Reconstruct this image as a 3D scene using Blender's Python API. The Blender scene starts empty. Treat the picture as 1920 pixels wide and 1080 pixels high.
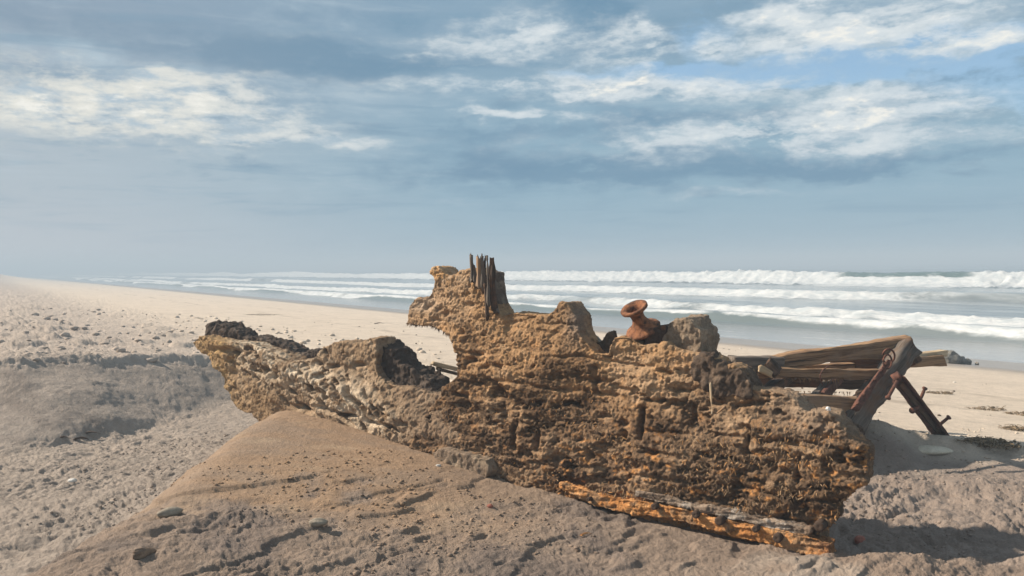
import bpy, bmesh, math, random
import numpy as np
from mathutils import Vector, Matrix

SC = bpy.context.scene
COL = SC.collection
random.seed(7)

# ----------------------------------------------------------------- camera
F = 1507.0                                   # focal length in pixels of the 1920 px wide photograph
CAM = np.array([0.0, 0.0, 1.7])
PITCH = math.radians(1.578); ROLL = math.radians(0.76)
_f = np.array([0, math.cos(PITCH), -math.sin(PITCH)])
_r0 = np.array([1.0, 0, 0]); _u0 = np.cross(_r0, _f)
_r = math.cos(ROLL) * _r0 - math.sin(ROLL) * _u0
_u = math.cos(ROLL) * _u0 + math.sin(ROLL) * _r0
cam_d = bpy.data.cameras.new('camera'); cam = bpy.data.objects.new('camera', cam_d); COL.objects.link(cam)
cam_d.sensor_width = 36; cam_d.lens = 36 * F / 1920; cam_d.clip_start = 0.05; cam_d.clip_end = 20000
cam.matrix_world = Matrix(((_r[0], _u[0], -_f[0], CAM[0]), (_r[1], _u[1], -_f[1], CAM[1]),
                           (_r[2], _u[2], -_f[2], CAM[2]), (0, 0, 0, 1)))
SC.camera = cam

# ----------------------------------------------------------------- light
SUN_EL = math.radians(35); SUN_AZ = math.radians(-74)        # azimuth from +Y towards +X
sd = Vector((math.sin(SUN_AZ) * math.cos(SUN_EL), math.cos(SUN_AZ) * math.cos(SUN_EL), math.sin(SUN_EL)))
sl = bpy.data.lights.new('sun', 'SUN'); sl.energy = 5.0; sl.angle = math.radians(1.2); sl.color = (1.0, 0.86, 0.70)
so = bpy.data.objects.new('sun', sl); COL.objects.link(so)
so.rotation_euler = (-sd).to_track_quat('-Z', 'Y').to_euler(); so.location = (-20, 2, 20)
SC.view_settings.view_transform = 'Standard'; SC.view_settings.look = 'None'
SC.view_settings.exposure = 0.70; SC.view_settings.gamma = 1; SC.view_settings.use_curve_mapping = False


class NT:
    """small helper for node graphs"""
    def __init__(s, tree): s.t = tree; s.n = tree.nodes; s.l = tree.links
    def sock(s, v, inp):
        if hasattr(v, 'is_output') or isinstance(v, bpy.types.NodeSocket): s.l.new(v, inp)
        elif v is not None: inp.default_value = v
    def math(s, op, a, b=None, c=None, clamp=False):
        n = s.n.new('ShaderNodeMath'); n.operation = op; n.use_clamp = clamp
        s.sock(a, n.inputs[0]); s.sock(b, n.inputs[1]); s.sock(c, n.inputs[2]); return n.outputs[0]
    def vmath(s, op, a, b=None):
        n = s.n.new('ShaderNodeVectorMath'); n.operation = op
        s.sock(a, n.inputs[0]); s.sock(b, n.inputs[1])
        return n.outputs['Value'] if op in ('DOT_PRODUCT', 'LENGTH') else n.outputs[0]
    def comb(s, x, y, z=0.0):
        n = s.n.new('ShaderNodeCombineXYZ'); s.sock(x, n.inputs[0]); s.sock(y, n.inputs[1]); s.sock(z, n.inputs[2]); return n.outputs[0]
    def sep(s, v):
        n = s.n.new('ShaderNodeSeparateXYZ'); s.sock(v, n.inputs[0]); return n.outputs
    def noise(s, vec, scale, detail=4, rough=0.55, dist=0.0, color=False):
        n = s.n.new('ShaderNodeTexNoise'); s.sock(vec, n.inputs['Vector']); n.inputs['Scale'].default_value = scale
        n.inputs['Detail'].default_value = detail; n.inputs['Roughness'].default_value = rough
        n.inputs['Distortion'].default_value = dist
        return n.outputs['Color'] if color else n.outputs['Fac']
    def mix(s, f, a, b, mode='MIX'):
        n = s.n.new('ShaderNodeMix'); n.data_type = 'RGBA'; n.blend_type = mode
        s.sock(f, n.inputs[0]); s.sock(a, n.inputs[6]); s.sock(b, n.inputs[7]); return n.outputs[2]
    def smooth(s, v, lo, hi):
        n = s.n.new('ShaderNodeMapRange'); n.interpolation_type = 'SMOOTHSTEP'
        s.sock(v, n.inputs[0]); n.inputs[1].default_value = lo; n.inputs[2].default_value = hi; return n.outputs[0]
    def scale(s, v, k):
        n = s.n.new('ShaderNodeVectorMath'); n.operation = 'SCALE'; s.sock(v, n.inputs[0]); s.sock(k, n.inputs[3]); return n.outputs[0]


def srgb(r, g, b):
    def c(v):
        v /= 255.0
        return v / 12.92 if v <= 0.04045 else ((v + 0.055) / 1.055) ** 2.4
    return (c(r), c(g), c(b), 1.0)


# ----------------------------------------------------------------- world: Nishita sky behind broken cloud
W = bpy.data.worlds.new('World'); SC.world = W; W.use_nodes = True
g = NT(W.node_tree); g.n.clear()
wout = g.n.new('ShaderNodeOutputWorld')
skyn = g.n.new('ShaderNodeTexSky'); skyn.sky_type = 'NISHITA'; skyn.sun_disc = False
skyn.sun_elevation = SUN_EL; skyn.sun_rotation = SUN_AZ % (2 * math.pi); skyn.air_density = 1.0; skyn.dust_density = 0.6; skyn.ozone_density = 1.0
bg_sky = g.n.new('ShaderNodeBackground'); g.l.new(skyn.outputs[0], bg_sky.inputs[0]); bg_sky.inputs[1].default_value = 0.105
tc = g.n.new('ShaderNodeTexCoord'); D = tc.outputs['Generated']
dx, dy, dz = g.sep(D)
AZ = g.math('ARCTAN2', dx, dy); EL = g.math('ARCSINE', dz)
flat = g.comb(g.math('DIVIDE', dx, g.math('ADD', g.math('ABSOLUTE', dz), 0.11)), g.math('DIVIDE', dy, g.math('ADD', g.math('ABSOLUTE', dz), 0.11)), 0.0)


def azel(px, py):
    v = _f + (px - 960) / F * _r - (py - 540) / F * _u
    v = v / np.linalg.norm(v)
    return math.atan2(v[0], v[1]), math.asin(v[2])


ae = g.comb(AZ, EL, 0.0)
warp1 = g.vmath('SUBTRACT', g.noise(g.vmath('MULTIPLY', ae, (5.0, 11.0, 1.0)), 1.0, 5, 0.6, 0, True), (0.5, 0.5, 0.5))
warp2 = g.vmath('SUBTRACT', g.noise(g.vmath('MULTIPLY', ae, (22.0, 48.0, 1.0)), 1.0, 5, 0.62, 0, True), (0.5, 0.5, 0.5))
wp = g.vmath('ADD', ae, g.vmath('ADD', g.vmath('MULTIPLY', warp1, (0.22, 0.075, 0)), g.vmath('MULTIPLY', warp2, (0.035, 0.018, 0))))


def blobs(lst):
    acc = None
    for px, py, rx, ry, w in lst:
        a, e = azel(px, py)
        q = g.vmath('MULTIPLY', g.vmath('SUBTRACT', wp, (a, e, 0)), (F / rx, F / ry, 0))
        d = g.math('EXPONENT', g.math('MULTIPLY', g.vmath('DOT_PRODUCT', q, q), -1.0))
        acc = g.math('MULTIPLY_ADD', d, w, acc if acc is not None else 0.0)
    return acc


LIGHT = blobs([(90, 205, 170, 34, 1.0), (240, 212, 120, 20, .45), (330, 235, 220, 55, .5), (180, 140, 130, 30, .35), (480, 268, 150, 10, .5),
               (760, 62, 260, 16, .3), (1010, 60, 130, 20, .75), (990, 165, 260, 20, .8), (960, 218, 170, 10, .7), (1195, 75, 60, 55, .75),
               (1660, 45, 250, 40, 1.0), (1350, 68, 28, 26, .7), (1880, 80, 60, 18, 1.1), (1480, 20, 60, 22, .6), (1750, 90, 110, 20, .6),
               (1420, 150, 220, 25, .55), (1460, 238, 220, 32, .8), (1700, 195, 120, 30, .8), (1590, 175, 60, 25, .6),
               (1370, 368, 170, 9, .5), (1890, 372, 40, 8, .7), (1660, 432, 60, 18, .32), (1600, 280, 260, 30, .35), (520, 150, 120, 14, .25), (420, 200, 200, 50, .5), (250, 150, 150, 30, .35), (1250, 262, 320, 34, .38), (1000, 105, 220, 26, .4),
               (1300, 170, 120, 20, .35), (1560, 60, 90, 18, .5), (780, 95, 90, 10, .3), (620, 260, 120, 12, .3), (1120, 165, 90, 20, .4), (900, 30, 120, 14, .35), (60, 100, 120, 24, .3), (1780, 260, 160, 20, .35)])
DARK = blobs([(330, 50, 420, 38, .55), (700, 118, 330, 34, .75), (560, 110, 200, 30, .4), (1130, 48, 75, 48, .8), (1330, 322, 420, 26, .9), (1230, 215, 120, 16, .8),
              (1440, 207, 110, 9, .7), (1000, 245, 260, 20, .6), (1100, 300, 240, 22, .4), (1740, 232, 80, 14, .6), (1890, 20, 70, 26, .6),
              (380, 215, 70, 14, .5), (1550, 262, 60, 12, .5), (880, 300, 300, 50, .3), (40, 215, 40, 12, .55), (1060, 20, 160, 20, .4), (700, 30, 200, 20, .35), (1250, 290, 200, 16, .35), (860, 380, 360, 60, .25), (1700, 300, 200, 14, .3), (1600, 320, 200, 18, .3)])
BLUE = blobs([(1560, 112, 340, 26, 1.1), (1320, 50, 130, 50, .55), (1700, 110, 260, 22, .8), (1860, 150, 160, 60, .55), (1890, 230, 90, 60, .3), (1180, 130, 160, 14, .3)])

n1 = g.noise(g.vmath('MULTIPLY', flat, (1.0, 1.0, 1)), 1.3, 8, 0.6, 0.5)
n2 = g.noise(g.vmath('MULTIPLY', wp, (8.0, 25.0, 1)), 1.0, 8, 0.62)
n3 = g.noise(g.vmath('MULTIPLY', ae, (34.0, 84.0, 1)), 1.0, 9, 0.62)
n5 = g.noise(g.vmath('MULTIPLY', ae, (17.0, 50.0, 1)), 1.0, 8, 0.66)
n4 = g.noise(g.vmath('MULTIPLY', ae, (5.0, 60.0, 1)), 1.0, 7, 0.62, 0.5)
high = g.smooth(EL, 0.02, 0.13)
det = g.math('ADD', g.math('MULTIPLY', g.math('SUBTRACT', n2, 0.5), 1.5), g.math('MULTIPLY', g.math('SUBTRACT', n3, 0.5), 0.75))
L = g.math('MULTIPLY', g.math('ADD', LIGHT, g.math('MULTIPLY', g.math('ADD', LIGHT, 0.12), g.math('MULTIPLY', det, 3.1))), high)
Lm = g.math('ADD', g.math('MULTIPLY', g.smooth(L, 0.05, 0.9), 0.72), g.math('MULTIPLY', g.smooth(L, 0.5, 1.5), 0.28))
Dk = g.smooth(g.math('ADD', DARK, g.math('MULTIPLY', g.math('ADD', DARK, 0.08), g.math('MULTIPLY', det, 1.9))), 0.05, 1.0)
Bl = g.smooth(g.math('ADD', BLUE, g.math('MULTIPLY', det, 0.9)), 0.28, 0.75)

leftness = g.smooth(AZ, 0.05, -0.62)
horiz = g.mix(leftness, srgb(152, 180, 196), srgb(198, 202, 208))
mid = g.mix(leftness, srgb(146, 179, 198), srgb(182, 194, 203))
top = g.mix(leftness, srgb(138, 168, 190), srgb(148, 167, 185))
c = g.mix(g.smooth(EL, 0.0, 0.11), horiz, mid)
c = g.mix(g.smooth(EL, 0.10, 0.30), c, top)
c = g.mix(g.math('MULTIPLY', g.smooth(EL, 0.36, 0.75), 0.8), c, srgb(176, 183, 190))
nb = g.math('MULTIPLY', g.math('SUBTRACT', n1, 0.5), high)
c = g.mix(g.smooth(nb, -0.02, -0.20), c, srgb(120, 153, 177))
c = g.mix(g.smooth(nb, 0.02, 0.24), c, srgb(184, 202, 214))
c = g.mix(g.math('MULTIPLY', g.smooth(n4, 0.52, 0.72), g.math('MULTIPLY', high, 0.25)), c, srgb(200, 213, 221))
c = g.mix(g.math('MULTIPLY', g.smooth(n4, 0.50, 0.32), g.math('MULTIPLY', g.smooth(EL, 0.015, 0.05), 0.42)), c, srgb(122, 158, 182))
c = g.mix(g.math('MULTIPLY', Dk, 0.85), c, g.mix(leftness, srgb(104, 144, 172), srgb(130, 154, 174)))
bright = g.mix(g.smooth(AZ, 0.0, -0.5), srgb(226, 233, 236), srgb(238, 236, 226))
c = g.mix(g.math('MULTIPLY', Bl, 0.75), c, srgb(124, 176, 210))
bright = g.mix(g.smooth(n5, 0.56, 0.36), bright, srgb(184, 201, 213))
c = g.mix(g.math('MULTIPLY', Lm, 0.96), c, bright)
c = g.mix(g.math('MULTIPLY', g.smooth(L, 1.1, 2.0), g.smooth(n3, 0.42, 0.6)), c, srgb(250, 248, 240))
bg_cloud = g.n.new('ShaderNodeBackground'); g.l.new(c, bg_cloud.inputs[0]); bg_cloud.inputs[1].default_value = 0.605
cover = g.math('SUBTRACT', 1.0, g.math('MULTIPLY', g.math('MULTIPLY', Bl, g.math('SUBTRACT', 1.0, Lm)), 0.62))
ms = g.n.new('ShaderNodeMixShader'); g.l.new(cover, ms.inputs[0]); g.l.new(bg_sky.outputs[0], ms.inputs[1]); g.l.new(bg_cloud.outputs[0], ms.inputs[2])
g.l.new(ms.outputs[0], wout.inputs[0])

# ----------------------------------------------------------------- numpy noise
_rng = np.random.RandomState(11)
_T2 = _rng.rand(256, 256).astype(np.float32) * 2 - 1
_T3 = _rng.rand(64, 64, 64).astype(np.float32) * 2 - 1


def n2d(x, y, seed=0):
    x = x + seed * 17.37; y = y + seed * 31.91
    xi = np.floor(x).astype(np.int64); yi = np.floor(y).astype(np.int64)
    u = x - xi; v = y - yi; u = u * u * (3 - 2 * u); v = v * v * (3 - 2 * v)
    a = _T2[xi & 255, yi & 255]; b = _T2[(xi + 1) & 255, yi & 255]; c = _T2[xi & 255, (yi + 1) & 255]; d = _T2[(xi + 1) & 255, (yi + 1) & 255]
    return (a * (1 - u) + b * u) * (1 - v) + (c * (1 - u) + d * u) * v


def n3d(p, seed=0):
    q = p + np.array([seed * 7.31, seed * 13.7, seed * 5.9])
    i = np.floor(q).astype(np.int64); f = q - i; f = f * f * (3 - 2 * f)
    x, y, z = i[:, 0], i[:, 1], i[:, 2]; u, v, w = f[:, 0], f[:, 1], f[:, 2]
    def T(a, b, c): return _T3[a & 63, b & 63, c & 63]
    x00 = T(x, y, z) * (1 - u) + T(x + 1, y, z) * u; x10 = T(x, y + 1, z) * (1 - u) + T(x + 1, y + 1, z) * u
    x01 = T(x, y, z + 1) * (1 - u) + T(x + 1, y, z + 1) * u; x11 = T(x, y + 1, z + 1) * (1 - u) + T(x + 1, y + 1, z + 1) * u
    return (x00 * (1 - v) + x10 * v) * (1 - w) + (x01 * (1 - v) + x11 * v) * w


def fbm2(x, y, f, o=4, seed=0, g_=0.5, bil=False):
    s = 0; a = 1; t = 0
    for k in range(o):
        ca, sa = math.cos(0.7 * k), math.sin(0.7 * k)
        n = n2d((x * ca - y * sa) * f, (x * sa + y * ca) * f, seed + k)
        s = s + a * (np.abs(n) * 2 - 0.7 if bil else n); t += a; a *= g_; f *= 2.03
    return s / t


_R3 = np.array([[0.8, 0.6, 0], [-0.48, 0.64, 0.6], [0.36, -0.48, 0.8]])


def fbm3(p, f, o=4, seed=0, g_=0.5, bil=False):
    s = 0; a = 1; t = 0; q = (p @ _R3) * f
    for k in range(o):
        n = n3d(q, seed + k)
        s = s + a * (np.abs(n) * 2 - 0.7 if bil else n); t += a; a *= g_; q = (q @ _R3) * 2.03
    return s / t


def ss(x, a, b):
    t = np.clip((x - a) / (b - a), 0, 1); return t * t * (3 - 2 * t)


def P(px, py, Y):
    v = _f + (px - 960) / F * _r - (py - 540) / F * _u
    return CAM + v * (Y / v[1])


def proj(V):
    d = V - CAM
    z = d @ _f
    z = np.where(z < 0.05, 0.05, z)
    return 960 + F * (d @ _r) / z, 540 - F * (d @ _u) / z


# ----------------------------------------------------------------- mesh helpers
def mk_mesh(name, V, quads, smooth=True):
    me = bpy.data.meshes.new(name)
    V = np.asarray(V, dtype=np.float32); quads = np.asarray(quads, dtype=np.int32)
    k = quads.shape[1]
    me.vertices.add(len(V)); me.vertices.foreach_set('co', V.ravel())
    me.loops.add(quads.size); me.loops.foreach_set('vertex_index', quads.ravel())
    me.polygons.add(len(quads)); me.polygons.foreach_set('loop_start', np.arange(0, quads.size, k, dtype=np.int32))
    me.polygons.foreach_set('use_smooth', np.full(len(quads), smooth))
    me.update(calc_edges=True); me.validate()
    return me


def put_attr(me, name, C):
    C = np.asarray(C, dtype=np.float32)
    if C.shape[1] == 3: C = np.concatenate([C, np.ones((len(C), 1), np.float32)], 1)
    a = me.color_attributes.new(name, 'FLOAT_COLOR', 'POINT'); a.data.foreach_set('color', C.ravel())


def put_f(me, name, v):
    a = me.attributes.new(name, 'FLOAT', 'POINT'); a.data.foreach_set('value', np.asarray(v, np.float32))


def obj(name, me, mat=None, parent=None):
    o = bpy.data.objects.new(name, me); COL.objects.link(o)
    if mat is not None: me.materials.append(mat)
    if parent is not None: o.parent = parent
    return o


def tag(o, label=None, cat=None, group=None, kind=None):
    if label: o['label'] = label
    if cat: o['category'] = cat
    if group: o['group'] = group
    if kind: o['kind'] = kind
    return o


def empty(name, loc):
    o = bpy.data.objects.new(name, None); COL.objects.link(o); o.location = tuple(float(q) for q in loc); o.empty_display_size = 0.1
    return o


def grid_quads(nr, nc, wrap=False):
    i = np.arange(nr - 1)[:, None]; j = np.arange(nc if wrap else nc - 1)[None, :]
    j2 = (j + 1) % nc
    return np.stack([i * nc + j, i * nc + j2, (i + 1) * nc + j2, (i + 1) * nc + j], -1).reshape(-1, 4)


# ----------------------------------------------------------------- materials
def new_mat(name):
    m = bpy.data.materials.new(name); m.use_nodes = True; t = NT(m.node_tree)
    b = t.n['Principled BSDF']
    return m, t, b


def attr_node(t, name, kind='GEOMETRY'):
    n = t.n.new('ShaderNodeAttribute'); n.attribute_type = kind; n.attribute_name = name; return n


def bump(t, b, h, strength, dist):
    n = t.n.new('ShaderNodeBump'); n.inputs['Strength'].default_value = strength; n.inputs['Distance'].default_value = dist
    t.sock(h, n.inputs['Height']); t.l.new(n.outputs[0], b.inputs['Normal']); return n


def geo_pos(t):
    return t.n.new('ShaderNodeNewGeometry').outputs['Position']


def obj_pos(t):
    return t.n.new('ShaderNodeTexCoord').outputs['Object']


def mat_sand():
    m, t, b = new_mat('sand'); p = geo_pos(t)
    a = attr_node(t, 'col'); r = attr_node(t, 'wet')
    n_ = t.noise(p, 9, 6, 0.65); n2_ = t.noise(p, 75, 4, 0.7); n3_ = t.noise(p, 1.3, 4, 0.6)
    k = t.math('ADD', t.math('MULTIPLY', n_, 0.70), t.math('ADD', t.math('MULTIPLY', n2_, 0.60), t.math('MULTIPLY', n3_, 0.45)))
    k = t.math('ADD', k, 0.06)
    c_ = t.scale(a.outputs['Color'], t.math('MULTIPLY', k, 0.89))
    speck = t.smooth(t.noise(p, 36, 3, 0.5), 0.66, 0.72)
    c_ = t.mix(t.math('MULTIPLY', speck, 0.45), c_, (0.10, 0.085, 0.075, 1))
    speck2 = t.smooth(t.noise(t.vmath('ADD', p, (7.1, 3.3, 1.7)), 80, 2, 0.5), 0.70, 0.75)
    c_ = t.mix(t.math('MULTIPLY', speck2, 0.35), c_, (0.68, 0.64, 0.58, 1))
    t.l.new(c_, b.inputs['Base Color'])
    rough = t.math('SUBTRACT', 0.95, t.math('MULTIPLY', r.outputs['Fac'], 0.62)); t.l.new(rough, b.inputs['Roughness'])
    h = t.math('ADD', t.math('MULTIPLY', t.noise(p, 30, 5, 0.7), 1.0), t.math('MULTIPLY', t.noise(p, 150, 3, 0.6), 0.35))
    h = t.math('MULTIPLY', h, t.math('SUBTRACT', 1.0, r.outputs['Fac']))
    bump(t, b, h, 1.0, 0.028)
    return m


def mat_vcol(name, rough=0.9, bscale=60, bdist=0.006, contrast=0.7, spec=0.3, stretch=(1, 1, 1)):
    m, t, b = new_mat(name); p = t.vmath('MULTIPLY', obj_pos(t), stretch)
    a = attr_node(t, 'col')
    k = t.math('ADD', t.math('MULTIPLY', t.noise(p, bscale * 0.22, 8, 0.75), contrast * 1.9), t.math('MULTIPLY', t.noise(p, bscale * 1.3, 4, 0.65), contrast * 1.5))
    k = t.math('MAXIMUM', t.math('ADD', k, 1.0 - 1.7 * contrast), 0.2)
    t.l.new(t.scale(a.outputs['Color'], k), b.inputs['Base Color'])
    b.inputs['Roughness'].default_value = rough; b.inputs['Specular IOR Level'].default_value = spec
    h = t.math('ADD', t.noise(p, bscale, 6, 0.7), t.math('MULTIPLY', t.noise(p, bscale * 2.6, 3, 0.6), 0.4))
    bump(t, b, h, 0.9, bdist)
    return m


def mat_wood(name, c1, c2, c3, rough=0.85, spec=0.25):
    """weathered timber: object X is the grain direction"""
    m, t, b = new_mat(name); p = attr_node(t, 'grain').outputs['Vector']
    lon = t.vmath('MULTIPLY', p, (2.2, 34, 34)); lon2 = t.vmath('MULTIPLY', p, (5, 120, 120))
    n_ = t.noise(lon, 1, 6, 0.65, 0.4); nf = t.noise(lon2, 1, 4, 0.6); nb_ = t.noise(p, 4, 4, 0.6)
    c_ = t.mix(t.smooth(n_, 0.30, 0.66), c1, c2)
    c_ = t.mix(t.smooth(nb_, 0.48, 0.68), c_, c3)
    crack = t.smooth(t.noise(t.vmath('MULTIPLY', p, (1.4, 60, 60)), 1, 3, 0.5, 0.6), 0.62, 0.68)
    c_ = t.mix(t.math('MULTIPLY', crack, 0.75), c_, (0.02, 0.014, 0.01, 1))
    c_ = t.scale(c_, t.math('ADD', t.math('MULTIPLY', nf, 0.9), 0.55))
    t.l.new(c_, b.inputs['Base Color']); b.inputs['Roughness'].default_value = rough; b.inputs['Specular IOR Level'].default_value = spec
    h = t.math('ADD', t.math('ADD', n_, t.math('MULTIPLY', nf, 0.5)), t.math('MULTIPLY', crack, -1.3))
    bump(t, b, h, 0.9, 0.009)
    return m


def mat_rust(name, c1, c2, c3):
    m, t, b = new_mat(name); p = obj_pos(t)
    c_ = t.mix(t.smooth(t.noise(p, 22, 6, 0.7), 0.36, 0.64), c1, c2)
    c_ = t.mix(t.smooth(t.noise(t.vmath('ADD', p, (3, 1, 2)), 14, 6, 0.7), 0.52, 0.66), c_, c3)
    c_ = t.scale(c_, t.math('ADD', t.math('MULTIPLY', t.noise(p, 140, 3, 0.6), 0.8), 0.6))
    t.l.new(c_, b.inputs['Base Color']); b.inputs['Roughness'].default_value = 0.82; b.inputs['Specular IOR Level'].default_value = 0.3
    bump(t, b, t.noise(p, 60, 6, 0.75), 1.0, 0.016)
    return m


def mat_stone(name, c1, c2, rough=0.8):
    m, t, b = new_mat(name); p = obj_pos(t)
    c_ = t.mix(t.smooth(t.noise(p, 14, 6, 0.65), 0.35, 0.65), c1, c2)
    c_ = t.scale(c_, t.math('ADD', t.math('MULTIPLY', t.noise(p, 90, 3, 0.6), 0.6), 0.7))
    t.l.new(c_, b.inputs['Base Color']); b.inputs['Roughness'].default_value = rough
    bump(t, b, t.noise(p, 60, 5, 0.7), 0.6, 0.005)
    return m


M_SAND = mat_sand()
M_HULL = mat_vcol('encrusted_wood', 0.93, 70, 0.020, 0.72, 0.15)
M_WOOD = mat_wood('weathered_timber', (0.13, 0.075, 0.042, 1), (0.36, 0.225, 0.125, 1), (0.26, 0.18, 0.12, 1))
M_WOODD = mat_wood('dark_timber', (0.035, 0.024, 0.018, 1), (0.10, 0.065, 0.045, 1), (0.15, 0.07, 0.035, 1))
M_WOODG = mat_wood('grey_timber', (0.06, 0.05, 0.042, 1), (0.20, 0.165, 0.135, 1), (0.13, 0.09, 0.065, 1))
M_POST = mat_wood('dark_weathered_post', (0.045, 0.038, 0.032, 1), (0.15, 0.125, 0.105, 1), (0.14, 0.085, 0.055, 1))
M_WOODP = mat_wood('pale_timber', (0.34, 0.25, 0.15, 1), (0.58, 0.48, 0.34, 1), (0.42, 0.30, 0.18, 1))
M_WOODO = mat_wood('orange_timber', (0.42, 0.17, 0.055, 1), (0.66, 0.33, 0.12, 1), (0.55, 0.36, 0.19, 1))
M_RUST = mat_rust('orange_rust', (0.12, 0.05, 0.028, 1), (0.34, 0.145, 0.065, 1), (0.05, 0.03, 0.022, 1))
M_RUSTD = mat_rust('dark_rust', (0.085, 0.038, 0.028, 1), (0.17, 0.075, 0.05, 1), (0.05, 0.03, 0.028, 1))
M_RUSTR = mat_rust('red_rust', (0.09, 0.040, 0.030, 1), (0.20, 0.085, 0.055, 1), (0.08, 0.04, 0.03, 1))

# ----------------------------------------------------------------- ground
NX, NY = 0.8339, 0.5519                       # direction towards the sea
HX0, HY0, HX1, HY1 = -3.36, 8.5, 2.0, 4.5     # the line of the hull
SEA_Z = -1.30


def hull_Y(px):
    return 5.993 / (1 + 0.000495 * (px - 960))


CREST = np.array([(-40, 7.0), (-14, 7.8), (-9, 8.6), (-7.2, 9.15), (-6.0, 9.6), (-5.1, 10.6), (-4.35, 11.2), (-3.4, 11.6), (-2.2, 11.0), (-0.5, 9.4), (1.2, 8.2), (2.6, 7.4),
                  (4.0, 7.0), (6, 6.7), (9, 5.5), (10, 0), (6, -8), (-40, -8)])


def poly_in_dist(X, Y, poly):
    d = np.full(X.shape, 1e9); inside = np.zeros(X.shape, bool); n = len(poly)
    for i in range(n):
        x0, y0 = poly[i]; x1, y1 = poly[(i + 1) % n]
        ex, ey = x1 - x0, y1 - y0
        t = np.clip(((X - x0) * ex + (Y - y0) * ey) / (ex * ex + ey * ey), 0, 1)
        d = np.minimum(d, np.hypot(X - x0 - t * ex, Y - y0 - t * ey))
        c_ = ((y0 > Y) != (y1 > Y)) & (X < (x1 - x0) * (Y - y0) / (y1 - y0 + 1e-12) + x0)
        inside ^= c_
    return np.where(inside, d, -d)


def smax(a, b, k):
    h = np.clip(0.5 + 0.5 * (a - b) / k, 0, 1)
    return b * (1 - h) + a * h + k * h * (1 - h)


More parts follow.
